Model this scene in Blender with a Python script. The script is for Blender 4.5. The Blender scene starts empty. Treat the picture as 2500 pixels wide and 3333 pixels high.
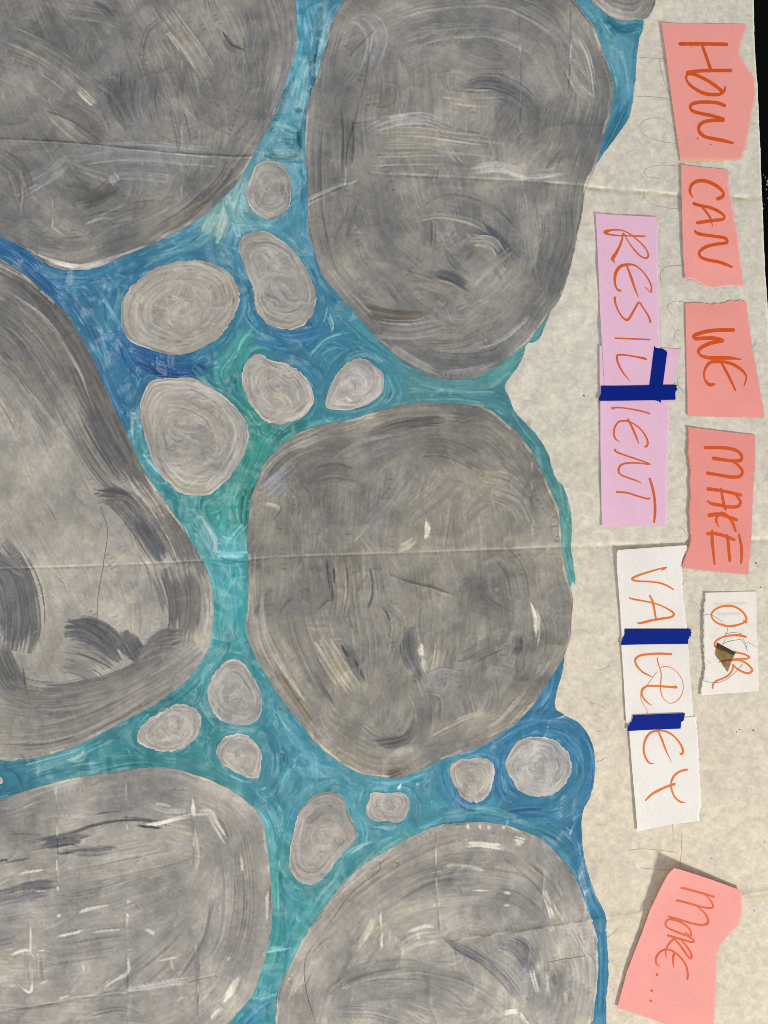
import bpy, math, random
import numpy as np
from mathutils import Vector

# ------------------------------------------------------------------ camera, world, lamps, exposure
S = 1900.0                       # photograph pixels per metre on the mural
CX, CY = 1250.0, 1666.5
CAM_H = 1.35
scene = bpy.context.scene
COL = scene.collection

cam_d = bpy.data.cameras.new("camera")
cam = bpy.data.objects.new("camera", cam_d)
COL.objects.link(cam)
cam.location = (0, 0, CAM_H)
cam_d.sensor_fit = 'VERTICAL'
cam_d.angle = 2 * math.atan((3333 / S / 2) / CAM_H)
cam_d.clip_end = 100
cam_d.clip_start = 0.01
scene.camera = cam

world = bpy.data.worlds.new("World")
scene.world = world
world.use_nodes = True
bg = world.node_tree.nodes['Background']
bg.inputs[0].default_value = (1.0, 0.985, 0.96, 1)
bg.inputs[1].default_value = 0.30


def area(name, loc, target, sx, sy, power, col):
    d = bpy.data.lights.new(name, 'AREA')
    d.shape = 'RECTANGLE'
    d.size, d.size_y, d.energy, d.color = sx, sy, power, col
    o = bpy.data.objects.new(name, d)
    COL.objects.link(o)
    o.location = loc
    o.rotation_euler = (Vector(target) - Vector(loc)).to_track_quat('-Z', 'Y').to_euler()
    return o


WARM = (1.0, 0.94, 0.85)
area("ceiling_lamp", (3.0, -3.0, 3.1), (0.1, -0.1, 0), 0.45, 0.8, 185, (1.0, .965, .91))
area("ceiling_lamp", (-0.50, 2.00, 2.7), (-0.50, 2.00, 0), 0.15, 1.2, 9, (0.97, 0.98, 1.0))
area("ceiling_lamp", (-1.00, -0.25, 2.7), (-1.00, -0.25, 0), 0.15, 1.2, 9, (0.97, 0.98, 1.0))
area("ceiling_lamp", (-0.35, -1.75, 2.7), (-0.35, -1.75, 0), 0.15, 1.2, 6, (0.97, 0.98, 1.0))
area("ceiling_lamp", (-2.6, 1.2, 2.7), (0, 0, 0), 0.15, 1.2, 12, (0.97, 0.98, 1.0))

scene.cycles.filter_width = 0.9
scene.view_settings.view_transform = 'Standard'
scene.view_settings.look = 'None'
scene.view_settings.exposure = 0.0
scene.view_settings.gamma = 1.0
scene.view_settings.use_curve_mapping = False

rng = np.random.default_rng(7)
random.seed(7)


# ------------------------------------------------------------------ helpers
def wx(px): return (np.asarray(px, float) - CX) / S
def wy(py): return (CY - np.asarray(py, float)) / S


TAB = rng.random((256, 256)).astype(np.float32)


def noise(u, v):
    u = np.asarray(u, np.float32); v = np.asarray(v, np.float32)
    iu = np.floor(u).astype(np.int32); iv = np.floor(v).astype(np.int32)
    fu = u - iu; fv = v - iv
    fu = fu * fu * (3 - 2 * fu); fv = fv * fv * (3 - 2 * fv)
    a, b, c, d = iu & 255, (iu + 1) & 255, iv & 255, (iv + 1) & 255
    return ((TAB[a, c] * (1 - fu) + TAB[b, c] * fu) * (1 - fv)
            + (TAB[a, d] * (1 - fu) + TAB[b, d] * fu) * fv)


def fbm(x, y, sc, o=3, k=0.0):
    r = 0; amp = 1; tot = 0
    for i in range(o):
        r = r + amp * noise(x / sc + 17.3 * k + 5.1 * i, y / sc + 9.7 * k + 3.3 * i)
        tot += amp; amp *= .5; sc *= .5
    return r / tot


def sstep(a, b, x):
    t = np.clip((x - a) / (b - a), 0, 1)
    return t * t * (3 - 2 * t)


def spline(P, closed=False, step=2.0):
    """Catmull-Rom through P (any columns), resampled to about `step` px in the first two."""
    P = np.asarray(P, float)
    n = len(P)
    if n == 2 and not closed:
        m = max(2, int(np.hypot(*(P[1, :2] - P[0, :2])) / step) + 1)
        return P[0] + (P[1] - P[0]) * np.linspace(0, 1, m)[:, None]
    out = []
    for i in range(n if closed else n - 1):
        if closed:
            p0, p1, p2, p3 = P[i - 1], P[i], P[(i + 1) % n], P[(i + 2) % n]
        else:
            p1, p2 = P[i], P[i + 1]
            p0 = P[i - 1] if i > 0 else 2 * p1 - p2
            p3 = P[i + 2] if i + 2 < n else 2 * p2 - p1
        m = max(1, int(np.hypot(*(p2 - p1)[:2]) / step))
        t = (np.arange(m) / m)[:, None]
        out.append(.5 * (2 * p1 + (p2 - p0) * t + (2 * p0 - 5 * p1 + 4 * p2 - p3) * t ** 2
                         + (3 * p1 - p0 - 3 * p2 + p3) * t ** 3))
    if not closed:
        out.append(P[-1:])
    return np.vstack(out)


def seg_dist(x, y, P):
    """signed distance (left/right) and distance to an open polyline that runs mostly along x or y"""
    x = np.asarray(x, float); y = np.asarray(y, float)
    best = np.full(x.shape, 1e9); sg = np.zeros(x.shape); par = np.zeros(x.shape)
    P = np.asarray(P, float); acc = 0
    for a, b in zip(P[:-1], P[1:]):
        d = b - a; L = np.hypot(*d)
        t = np.clip(((x - a[0]) * d[0] + (y - a[1]) * d[1]) / L ** 2, 0, 1)
        ex = x - a[0] - t * d[0]; ey = y - a[1] - t * d[1]
        q = np.hypot(ex, ey)
        m = q < best
        best = np.where(m, q, best)
        sg = np.where(m, np.sign(d[0] * ey - d[1] * ex), sg)
        par = np.where(m, acc + t * L, par)
        acc += L
    return best, sg, par


# ------------------------------------------------------------------ the relief of the sheet (metres)
CREASES = [  # polyline, height mm, half-width px, tilt mm on the lower side, tilt reach px
    ([(-420, 430), (0, 456), (240, 470), (380, 486), (560, 502), (760, 516), (840, 512)], -.15, 6, 3.0, 60),
    ([(1005, 668), (1080, 632), (1136, 602), (1170, 580)], 1.6, 6, 0.6, 40),
    ([(1150, 400), (1220, 388), (1330, 372), (1400, 388), (1480, 420), (1560, 432)], .7, 5, -2.2, 40),
    ([(1210, 560), (1290, 566), (1480, 574), (1700, 586), (1844, 597), (1915, 604), (2060, 615), (2213, 630),
      (2470, 640)], .8, 4, -3.0, 38),
    ([(-420, 1852), (0, 1850), (304, 1841), (488, 1833), (640, 1825), (808, 1820), (900, 1812), (1180, 1803),
      (1397, 1795), (1700, 1784), (1860, 1776), (2240, 1763), (2600, 1748)], 1.2, 3.6, -4.4, 42),
    ([(-420, 3330), (0, 3295), (271, 3247), (423, 3230), (591, 3200), (700, 3170)], .4, 6, -4.6, 60),
    ([(1451, 3064), (1580, 3042), (1700, 3024), (1828, 3003), (1974, 2984), (2115, 2959), (2414, 2910),
      (2640, 2880)], 0.2, 8, 2.6, 80),
    ([(591, -400), (590, 80), (596, 330), (588, 560), (592, 660)], .5, 5, 0.3, 30),
    ([(70, 560), (78, 640), (66, 720)], .8, 6, 0.3, 30),
    ([(175, 660), (172, 740), (250, 800)], .9, 5, 0.3, 30),
    ([(184, 2540), (186, 2700), (190, 2860)], .4, 5, 0.2, 30),
    ([(408, 2530), (410, 2600), (414, 2700)], .4, 4, 0.2, 30),
    ([(414, 2960), (418, 3120), (416, 3400)], .8, 4, 0.6, 30),
    ([(625, 2570), (632, 2660), (630, 2860)], .5, 5, -0.4, 40),
    ([(636, 3050), (645, 3200), (645, 3340)], .6, 5, -1.0, 40),
    ([(925, 1640), (890, 1700), (842, 1778)], -1.6, 7, 2.4, 40),
    ([(1275, 1878), (1330, 1896), (1400, 1912), (1470, 1938)], 1.2, 6, 3.4, 60),
    ([(1036, 1984), (1065, 1955), (1110, 1950)], 1.2, 6, 1.0, 30),
    ([(912, 1990), (940, 1955), (965, 1940)], 1.0, 6, .6, 30),
    ([(1731, 1380), (1730, 1650), (1733, 1800)], 0.6, 4, 0.2, 20),
    ([(1855, 20), (1858, 140), (1850, 300)], .7, 4, 0.4, 30),
    ([(1238, 2980), (1240, 3100)], 1.0, 4, 0.3, 30),
    ([(1418, 2700), (1420, 2900), (1430, 3030), (1452, 3064)], .5, 4, 0.3, 30),
    ([(1140, 180), (1215, 100), (1190, 260), (1130, 480), (1122, 620)], .6, 6, 0.3, 30),
    ([(1425, 490), (1424, 530), (1412, 590)], -1.0, 6, 0.8, 30),
    ([(1690, 60), (1696, 260), (1692, 420)], -.6, 6, 0.3, 30),
    ([(1010, 1420), (1120, 1372), (1290, 1348)], 0.7, 5, -0.8, 30),
    ([(330, 700), (420, 660), (560, 640)], .2, 8, -2.4, 60),
    ([(60, 640), (150, 590), (230, 520)], .2, 8, 2.2, 60),
]
# short ripples across the wet-painted channels, where the paper cockled
random.seed(11)
RIPPLES = []
for (cx, cy, ang, n, sp, ln) in [(300, 2490, 92, 9, 55, 130), (860, 3180, 8, 7, 62, 220), (730, 1960, 35, 7, 60, 150),
                                 (900, 2330, 60, 6, 60, 170), (1400, 1280, 80, 7, 58, 120), (230, 960, 62, 6, 50, 130),
                                 (560, 1190, 75, 6, 60, 120), (860, 1500, 20, 7, 55, 140), (1290, 2560, 95, 8, 60, 150),
                                 (480, 1480, 15, 5, 60, 100), (1030, 700, 75, 4, 60, 120), (330, 1040, 40, 5, 55, 150),
                                 (1720, 2640, 30, 5, 70, 160), (1010, 300, 15, 6, 60, 120), (760, 1760, 10, 4, 50, 150)]:
    for i in range(n):
        a = math.radians(ang + random.uniform(-14, 14))
        off = (i - n / 2) * sp + random.uniform(-14, 14)
        x = cx - math.sin(a) * off; y = cy + math.cos(a) * off
        RIPPLES.append((x, y, a, ln * random.uniform(.5, 1), random.uniform(11, 20), random.uniform(-2.1, 2.8)))


def h_wave(x, y):
    """broad waves of the sheet, metres; x, y in photograph pixels"""
    m = 4.2 * (fbm(x, y, 420, 2, 1) - .5) + 2.4 * (fbm(x, y, 150, 2, 2) - .5)
    return m / 1000


def h_full(x, y):
    x = np.asarray(x, float); y = np.asarray(y, float)
    inner = sstep(2100, 1750, x)              # the painted part is more cockled than the bare margin
    m = (1.2 + inner * 4.6) * (fbm(x + 30 * noise(x / 90, y / 90), y, 70, 2, 4) - .5) \
        + inner * 1.4 * (1 - np.abs(2 * fbm(x, y, 120, 2, 6) - 1)) ** 6 * 1.2 + .35 * (fbm(x, y, 22, 2, 5) - .5)
    for P, h, w, tilt, reach in CREASES:
        P = np.asarray(P)
        pad = reach * 3
        k = (x > P[:, 0].min() - pad) & (x < P[:, 0].max() + pad) & (y > P[:, 1].min() - pad) & (y < P[:, 1].max() + pad)
        if not k.any():
            continue
        d, sg, par = seg_dist(x[k], y[k], P)
        L = np.hypot(*np.diff(P, axis=0).T).sum()
        end = sstep(0, 40, par) * sstep(0, 40, L - par)
        wob = 7 * (noise(par / 70, 3.1 + h) - .5) + 3 * (noise(par / 18, 5.1 + h) - .5)
        d = np.abs(d + sg * wob); sg = np.where((d == 0), 1, sg)
        v = h * np.exp(-(np.abs(d) / w) ** 1.3) * (.55 + .9 * noise(par / 60, 7.7))
        v = v + np.where(sg > 0, tilt * np.exp(-d / reach), tilt * np.exp(-d / (w * 1.2)))
        m[k] += v * end
    for (rx, ry, a, ln, w, h) in RIPPLES:
        k = (np.abs(x - rx) < ln) & (np.abs(y - ry) < ln)
        if not k.any():
            continue
        dx = x[k] - rx; dy = y[k] - ry
        u = dx * math.cos(a) + dy * math.sin(a); v = -dx * math.sin(a) + dy * math.cos(a)
        v = v + 6 * np.sin(u / 30 + rx)
        m[k] += h * np.exp(-(v / w) ** 2) * np.exp(-(u / (ln * .5)) ** 2)
    return h_wave(x, y) + m / 1000


# ------------------------------------------------------------------ outlines of the painting (pixels of the photograph)
BIG = dict(
 A=[(960,0),(963,92),(964,163),(933,260),(887,391),(833,488),(822,515),(760,613),(678,689),(570,760),(461,808),(347,863),(288,879),(228,882),(179,871),(146,857),(98,819),(33,781),(0,765),(-150,640),(-300,300),(-280,-150),(0,-420),(400,-500),(750,-350),(900,-120)],
 B=[(1125,0),(1088,60),(1071,108),(1047,201),(1017,293),(998,380),(993,488),(1001,570),(1003,651),(1006,760),(1028,830),(1055,903),(1120,979),(1185,1055),(1250,1125),(1315,1180),(1370,1212),(1424,1231),(1478,1238),(1559,1223),(1625,1190),(1668,1153),(1714,1120),(1752,1071),(1790,1017),(1817,979),(1844,908),(1866,833),(1888,727),(1904,629),(1920,580),(1939,537),(1969,434),(1993,342),(1996,282),(1980,222),(1958,163),(1936,98),(1904,49),(1860,0),(1780,-60),(1600,-130),(1400,-150),(1230,-90)],
 C=[(1925,0),(1953,33),(1980,54),(2018,70),(2077,68),(2104,60),(2123,33),(2132,0),(2120,-80),(2040,-130),(1950,-90)],
 D=[(0,846),(43,870),(87,898),(136,941),(206,1012),(250,1071),(304,1169),(336,1245),(374,1332),(412,1408),(450,1494),(494,1570),(542,1641),(586,1703),(624,1763),(651,1812),(678,1866),(692,1936),(697,2007),(686,2088),(656,2153),(608,2213),(532,2273),(450,2322),(353,2376),(260,2425),(174,2452),(87,2468),(0,2470),(-200,2430),(-430,2200),(-520,1800),(-460,1300),(-300,950),(-120,830)],
 E=[(811,1668),(833,1581),(865,1505),(919,1446),(1001,1397),(1104,1375),(1180,1353),(1267,1326),(1342,1313),(1440,1313),(1532,1318),(1592,1332),(1654,1380),(1698,1424),(1730,1467),(1757,1522),(1779,1570),(1801,1614),(1818,1663),(1823,1708),(1829,1779),(1840,1850),(1855,1909),(1864,1947),(1860,2012),(1855,2077),(1833,2137),(1806,2186),(1774,2235),(1736,2294),(1694,2340),(1643,2380),(1603,2410),(1521,2446),(1445,2470),(1380,2504),(1321,2523),(1267,2531),(1201,2523),(1147,2504),(1098,2476),(1042,2430),(979,2354),(930,2294),(881,2218),(843,2164),(822,2115),(805,2050),(803,1980),(808,1898),(808,1828),(803,1763)],
 F=[(0,2601),(81,2574),(190,2544),(298,2523),(401,2509),(488,2497),(564,2501),(651,2525),(727,2558),(787,2596),(830,2634),(857,2683),(869,2750),(880,2830),(885,2921),(884,3008),(873,3073),(851,3160),(819,3241),(775,3292),(738,3333),(600,3420),(300,3480),(0,3480),(-250,3400),(-400,3150),(-400,2850),(-250,2680),(-100,2625)],
 G=[(898,3333),(908,3220),(946,3133),(990,3046),(1039,2981),(1082,2916),(1136,2856),(1201,2802),(1277,2758),(1353,2715),(1440,2685),(1527,2674),(1607,2677),(1671,2693),(1736,2715),(1790,2753),(1839,2807),(1877,2867),(1904,2938),(1925,2992),(1942,3057),(1946,3138),(1942,3220),(1931,3301),(1923,3333),(1880,3450),(1750,3580),(1500,3650),(1200,3620),(1000,3520),(910,3420)],
)
SMALL = [
 [(871,521),(909,526),(933,553),(945,597),(946,651),(930,689),(903,711),(860,711),(827,689),(805,651),(805,602),(822,559),(838,534)],
 [(797,768),(833,757),(871,757),(914,781),(952,814),(984,852),(1012,905),(1031,957),(1031,984),(1012,1033),(984,1060),(946,1074),(898,1066),(863,1050),(835,1006),(825,952),(808,898),(792,854),(781,823),(781,795)],
 [(396,1017),(404,974),(434,930),(477,892),(537,862),(608,848),(667,852),(722,871),(760,903),(778,952),(776,995),(754,1044),(716,1093),(662,1131),(608,1153),(553,1155),(488,1136),(429,1115),(401,1071)],
 [(472,1272),(499,1242),(559,1231),(629,1232),(689,1261),(743,1299),(787,1348),(808,1402),(803,1456),(776,1516),(732,1570),(684,1608),(635,1615),(586,1603),(542,1565),(499,1505),(472,1424),(458,1342)],
 [(797,1190),(827,1155),(854,1158),(887,1174),(936,1185),(968,1207),(1001,1234),(1017,1267),(1020,1310),(1001,1343),(963,1370),(914,1380),(871,1375),(833,1343),(803,1292),(788,1240)],
 [(1060,1321),(1066,1283),(1088,1229),(1115,1196),(1153,1172),(1185,1169),(1212,1185),(1245,1212),(1249,1245),(1239,1283),(1207,1310),(1174,1324),(1136,1334),(1082,1334)],
 [(760,2145),(727,2159),(700,2191),(678,2235),(675,2273),(694,2311),(722,2343),(770,2357),(814,2357),(844,2332),(854,2289),(846,2246),(825,2208),(797,2164)],
 [(450,2414),(450,2381),(472,2354),(515,2322),(564,2294),(608,2294),(640,2311),(654,2343),(648,2381),(624,2419),(586,2441),(542,2446),(488,2438)],
 [(705,2441),(727,2403),(760,2389),(797,2392),(830,2414),(849,2446),(852,2480),(841,2531),(803,2531),(760,2509),(716,2471)],
 [(941,2807),(949,2742),(968,2655),(995,2617),(1033,2582),(1093,2578),(1120,2601),(1136,2650),(1155,2688),(1158,2731),(1120,2775),(1087,2813),(1055,2856),(1017,2878),(979,2870),(952,2845)],
 [(1191,2634),(1201,2601),(1212,2579),(1261,2582),(1304,2579),(1332,2601),(1334,2634),(1310,2669),(1272,2672),(1229,2669),(1201,2655)],
 [(1465,2514),(1475,2482),(1522,2468),(1570,2466),(1603,2482),(1608,2520),(1597,2569),(1570,2607),(1532,2609),(1500,2590),(1478,2552)],
 [(1649,2470),(1681,2414),(1730,2397),(1784,2400),(1828,2425),(1856,2466),(1858,2514),(1833,2558),(1790,2585),(1741,2592),(1698,2579),(1665,2541),(1648,2500)],
 [(-70,2510),(0,2522),(14,2540),(5,2556),(-70,2572)],
]
RIVER_EDGE = [(1940,-420),(2020,-200),(2060,-60),(2075,30),(2093,70),(2088,103),(2077,146),(2071,206),(2066,271),(2060,325),(2050,374),(2028,412),(1990,466),(1947,526),(1900,620),(1830,900),(1760,1090),(1714,1122),(1703,1158),(1681,1201),(1643,1256),(1660,1299),(1676,1337),(1714,1380),(1752,1424),(1784,1478),(1795,1521),(1806,1554),(1833,1587),(1855,1646),(1861,1695),(1862,1708),(1859,1779),(1866,1833),(1874,1888),(1870,1902),(1866,1896),(1858,1908),(1840,1990),(1822,2100),(1833,2137),(1831,2186),(1814,2240),(1806,2300),(1839,2327),(1877,2349),(1909,2381),(1928,2425),(1936,2468),(1934,2531),(1920,2596),(1898,2634),(1893,2677),(1895,2742),(1904,2802),(1920,2862),(1942,2921),(1969,2976),(1974,3030),(1977,3111),(1979,3165),(1973,3247),(1974,3333),(1980,3500),(1900,3760)]
SHEET_EDGE = [(2432,-420),(2450,0),(2454,136),(2458,200),(2463,271),(2473,488),(2482,705),(2490,881),(2499,1017),(2530,1700),(2570,2600),(2625,3760)]


def rough_outline(P, amp, k, step=1.3):
    C = spline(P, True, step)
    d = np.roll(C, -3, 0) - np.roll(C, 3, 0)
    d /= np.hypot(d[:, 0], d[:, 1])[:, None] + 1e-9
    s = np.arange(len(C)) * step
    calm = sstep(.35, .62, noise(s / 160, k + 31.7))
    n = (noise(s / 9, k) - .5) * 1.5 * (.25 + calm) + (noise(s / 28, k + 40) - .5) * 1.5 \
        + (noise(s / 4, k + 60) - .5) * .8 * calm
    n *= sstep(0, 30, s) * sstep(0, 30, s[-1] - s)
    return C + np.stack([-d[:, 1], d[:, 0]], 1) * (n * amp)[:, None]


# ------------------------------------------------------------------ the grid every painted part is cut from
def axis(lo, hi, f0, f1, fine, coarse):
    a = np.arange(lo, f0, coarse); b = np.arange(f0, f1, fine); c = np.arange(f1, hi + coarse, coarse)
    return np.concatenate([a, b, c])


GXS = axis(-420, 2640, -12, 2512, 2.8, 14)
GYS = axis(-420, 3760, -12, 3346, 2.8, 14)


def inside_mask(xs, ys, poly):
    """even-odd fill of poly on the grid (rows ys, columns xs)"""
    m = np.zeros((len(ys), len(xs)), bool)
    a = poly; b = np.roll(poly, -1, 0)
    j0 = np.searchsorted(ys, poly[:, 1].min()); j1 = np.searchsorted(ys, poly[:, 1].max())
    lo = np.minimum(a[:, 1], b[:, 1]); hi = np.maximum(a[:, 1], b[:, 1])
    for j in range(j0, j1):
        y = ys[j]
        k = (lo <= y) & (hi > y)
        if not k.any():
            continue
        cx = np.sort(a[k, 0] + (y - a[k, 1]) * (b[k, 0] - a[k, 0]) / (b[k, 1] - a[k, 1]))
        m[j] = (np.searchsorted(cx, xs) & 1) == 1
    return m


def nearest(px, py, poly):
    """nearest outline sample for every point, with buckets of rows"""
    ox = np.empty_like(px); oy = np.empty_like(py)
    order = np.argsort(py)
    for blk in np.array_split(order, max(1, len(order) // 300)):
        if not len(blk):
            continue
        y0, y1 = py[blk].min() - 30, py[blk].max() + 30
        Q = poly[(poly[:, 1] > y0) & (poly[:, 1] < y1)]
        if not len(Q):
            Q = poly
        d = (px[blk, None] - Q[None, :, 0]) ** 2 + (py[blk, None] - Q[None, :, 1]) ** 2
        i = d.argmin(1)
        ox[blk] = Q[i, 0]; oy[blk] = Q[i, 1]
    return ox, oy


def erode(m, n):
    for _ in range(n):
        k = m.copy()
        k[1:] &= m[:-1]; k[:-1] &= m[1:]; k[:, 1:] &= m[:, :-1]; k[:, :-1] &= m[:, 1:]
        m = k
    return m


def link(name, me, parent, mat):
    o = bpy.data.objects.new(name, me)
    COL.objects.link(o)
    if parent is not None:
        o.parent = parent
        o.location = -parent.location
    me.materials.append(mat)
    return o


def raw_mesh(name, V, Q, col=None):
    me = bpy.data.meshes.new(name)
    me.vertices.add(len(V)); me.vertices.foreach_set("co", np.ascontiguousarray(V, np.float32).ravel())
    me.loops.add(Q.size); me.loops.foreach_set("vertex_index", np.ascontiguousarray(Q, np.int32).ravel())
    me.polygons.add(len(Q))
    w = Q.shape[1]
    me.polygons.foreach_set("loop_start", np.arange(0, Q.size, w, dtype=np.int32))
    me.polygons.foreach_set("use_smooth", np.ones(len(Q), bool))
    if col is not None:
        at = me.color_attributes.new("paint", 'FLOAT_COLOR', 'POINT')
        at.data.foreach_set("color", np.ascontiguousarray(col, np.float32).ravel())
    me.update(calc_edges=True)
    return me


def lin(c):
    c = np.clip(np.asarray(c, float), 0, 1)
    return np.where(c <= .04045, c / 12.92, ((c + .055) / 1.055) ** 2.4)


def cut(name, poly, zf, colf, parent, mat, xs=None, ys=None, hole=None, keep=None):
    """cut a part out of the grid along poly; its rim follows the outline exactly"""
    xs = GXS if xs is None else xs; ys = GYS if ys is None else ys
    i0 = max(0, np.searchsorted(xs, poly[:, 0].min()) - 2); i1 = min(len(xs), np.searchsorted(xs, poly[:, 0].max()) + 2)
    j0 = max(0, np.searchsorted(ys, poly[:, 1].min()) - 2); j1 = min(len(ys), np.searchsorted(ys, poly[:, 1].max()) + 2)
    X, Y = np.meshgrid(xs[i0:i1], ys[j0:j1])
    m = inside_mask(xs[i0:i1], ys[j0:j1], poly)
    cell = m[:-1, :-1] | m[1:, :-1] | m[:-1, 1:] | m[1:, 1:]
    if hole is not None:
        h = hole[j0:j1, i0:i1]
        cell &= ~(h[:-1, :-1] & h[1:, :-1] & h[:-1, 1:] & h[1:, 1:])
    used = np.zeros_like(m)
    used[:-1, :-1] |= cell; used[1:, :-1] |= cell; used[:-1, 1:] |= cell; used[1:, 1:] |= cell
    out = used & ~m
    X = X.copy(); Y = Y.copy()
    bx, by = nearest(X[out], Y[out], poly)
    X[out] = bx; Y[out] = by
    idx = np.full(m.shape, -1); idx[used] = np.arange(used.sum())
    jj, ii = np.nonzero(cell)
    Q = np.stack([idx[jj, ii], idx[jj + 1, ii], idx[jj + 1, ii + 1], idx[jj, ii + 1]], 1)
    x = X[used]; y = Y[used]
    z = zf(x, y)
    V = np.stack([wx(x), wy(y), z], 1)
    return link(name, raw_mesh(name, V, Q, colf(x, y)), parent, mat)


# ------------------------------------------------------------------ the painter: strokes laid on a canvas of pigment
QP = 2.6
X0, Y0 = -430.0, -430.0
NW, NH = int((2660 - X0) / QP), int((3780 - Y0) / QP)
PAINT = np.zeros((NH, NW, 3), np.float32)
RELIEF = np.zeros((NH, NW), np.float32)
GLOSS = np.zeros((NH, NW), np.float32)
YY, XX = np.mgrid[0:NH, 0:NW].astype(np.float32)
XX = XX * QP + X0; YY = YY * QP + Y0
NST = [0]


def rgb(*c):
    return np.array(c, np.float32) / 255


def stroke(P, w, col, a=.7, dry=.35, cell=5., slen=130., jit=.03, rel=1., fade=.25, gloss=None, soft=.12):
    NST[0] += 1
    k = NST[0] * 1.618
    C = spline(P, False, QP * .75)
    if len(C) < 3:
        return
    d = np.gradient(C, axis=0); d /= np.hypot(d[:, 0], d[:, 1])[:, None] + 1e-9
    s = np.arange(len(C), dtype=np.float32) * QP * .75
    L = s[-1]
    t = np.arange(-w / 2, w / 2 + .1, QP * .75, dtype=np.float32)
    X = C[:, 0, None] - d[:, 1, None] * t; Y = C[:, 1, None] + d[:, 0, None] * t
    ix = ((X - X0) / QP + .5).astype(np.int32); iy = ((Y - Y0) / QP + .5).astype(np.int32)
    T, SS = np.meshgrid(t, s)
    n = noise(SS / slen + k, T / cell + k * 3.3)
    n2 = noise(SS / (slen * .5) + k * 2, T / (cell * 2.6) + k)
    e = np.clip(np.abs(T) / (w / 2), 0, 1)
    endd = np.minimum(SS, L - SS) + (noise(T / 9 + k, k * .7) - .5) * min(50, L * .3)
    thr = dry + .35 * sstep(.55, 1, e) * .8 + .5 * (1 - sstep(0, fade * L + 4, endd))
    al = a * sstep(thr - soft, thr + soft + .08, n * .7 + n2 * .3 + .15)
    ok = (ix >= 0) & (ix < NW) & (iy >= 0) & (iy < NH)
    ix, iy, al, n, n2 = ix[ok], iy[ok], al[ok], n[ok], n2[ok]
    c = col[None] + ((n + n2 - 1) * jit * 2)[:, None]
    PAINT[iy, ix] = PAINT[iy, ix] * (1 - al[:, None]) + c * al[:, None]
    RELIEF[iy, ix] = RELIEF[iy, ix] * (1 - .6 * al) + rel * al * (n - .5)
    if gloss is not None:
        GLOSS[iy, ix] = GLOSS[iy, ix] * (1 - al) + gloss * al


def blot(cx, cy, rx, ry, col, a=.6, ang=0., k=0.):
    """a soft irregular patch of lighter or darker colour"""
    R = max(rx, ry) * 1.5
    i0, i1 = max(0, int((cx - R - X0) / QP)), min(NW, int((cx + R - X0) / QP))
    j0, j1 = max(0, int((cy - R - Y0) / QP)), min(NH, int((cy + R - Y0) / QP))
    if i1 <= i0 or j1 <= j0:
        return
    x = XX[j0:j1, i0:i1]; y = YY[j0:j1, i0:i1]
    ca, sa = math.cos(math.radians(ang)), math.sin(math.radians(ang))
    u = ((x - cx) * ca + (y - cy) * sa) / rx; v = (-(x - cx) * sa + (y - cy) * ca) / ry
    r = np.hypot(u, v) + .7 * (fbm(x, y, 45, 3, k + cx * .01) - .5)
    al = (a * sstep(1.05, .55, r))[..., None]
    PAINT[j0:j1, i0:i1] = PAINT[j0:j1, i0:i1] * (1 - al) + col * al


def flow_path(x, y, L, field, bend=0., step=22.):
    pts = [(x, y)]
    dx, dy = field(x, y)
    for _ in range(max(2, int(L / step))):
        ex, ey = field(x, y)
        if ex * dx + ey * dy < 0:
            ex, ey = -ex, -ey
        c, s = math.cos(bend), math.sin(bend)
        ex, ey = ex * c - ey * s, ex * s + ey * c
        dx, dy = ex, ey
        x += dx * step; y += dy * step
        pts.append((x, y))
    return pts


def sample(x, y, shade=1.0):
    u = np.clip((x - X0) / QP, 0, NW - 2); v = np.clip((y - Y0) / QP, 0, NH - 2)
    i = u.astype(int); j = v.astype(int); fu = (u - i)[:, None]; fv = (v - j)[:, None]
    P = np.concatenate([PAINT, GLOSS[..., None]], 2) if False else PAINT
    c = (P[j, i] * (1 - fu) + P[j, i + 1] * fu) * (1 - fv) + (P[j + 1, i] * (1 - fu) + P[j + 1, i + 1] * fu) * fv
    g = GLOSS[j, i]
    return np.concatenate([lin(c), g[:, None]], 1)


def relief(x, y):
    i = np.clip((x - X0) / QP + .5, 0, NW - 1).astype(int); j = np.clip((y - Y0) / QP + .5, 0, NH - 1).astype(int)
    return RELIEF[j, i]


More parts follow.
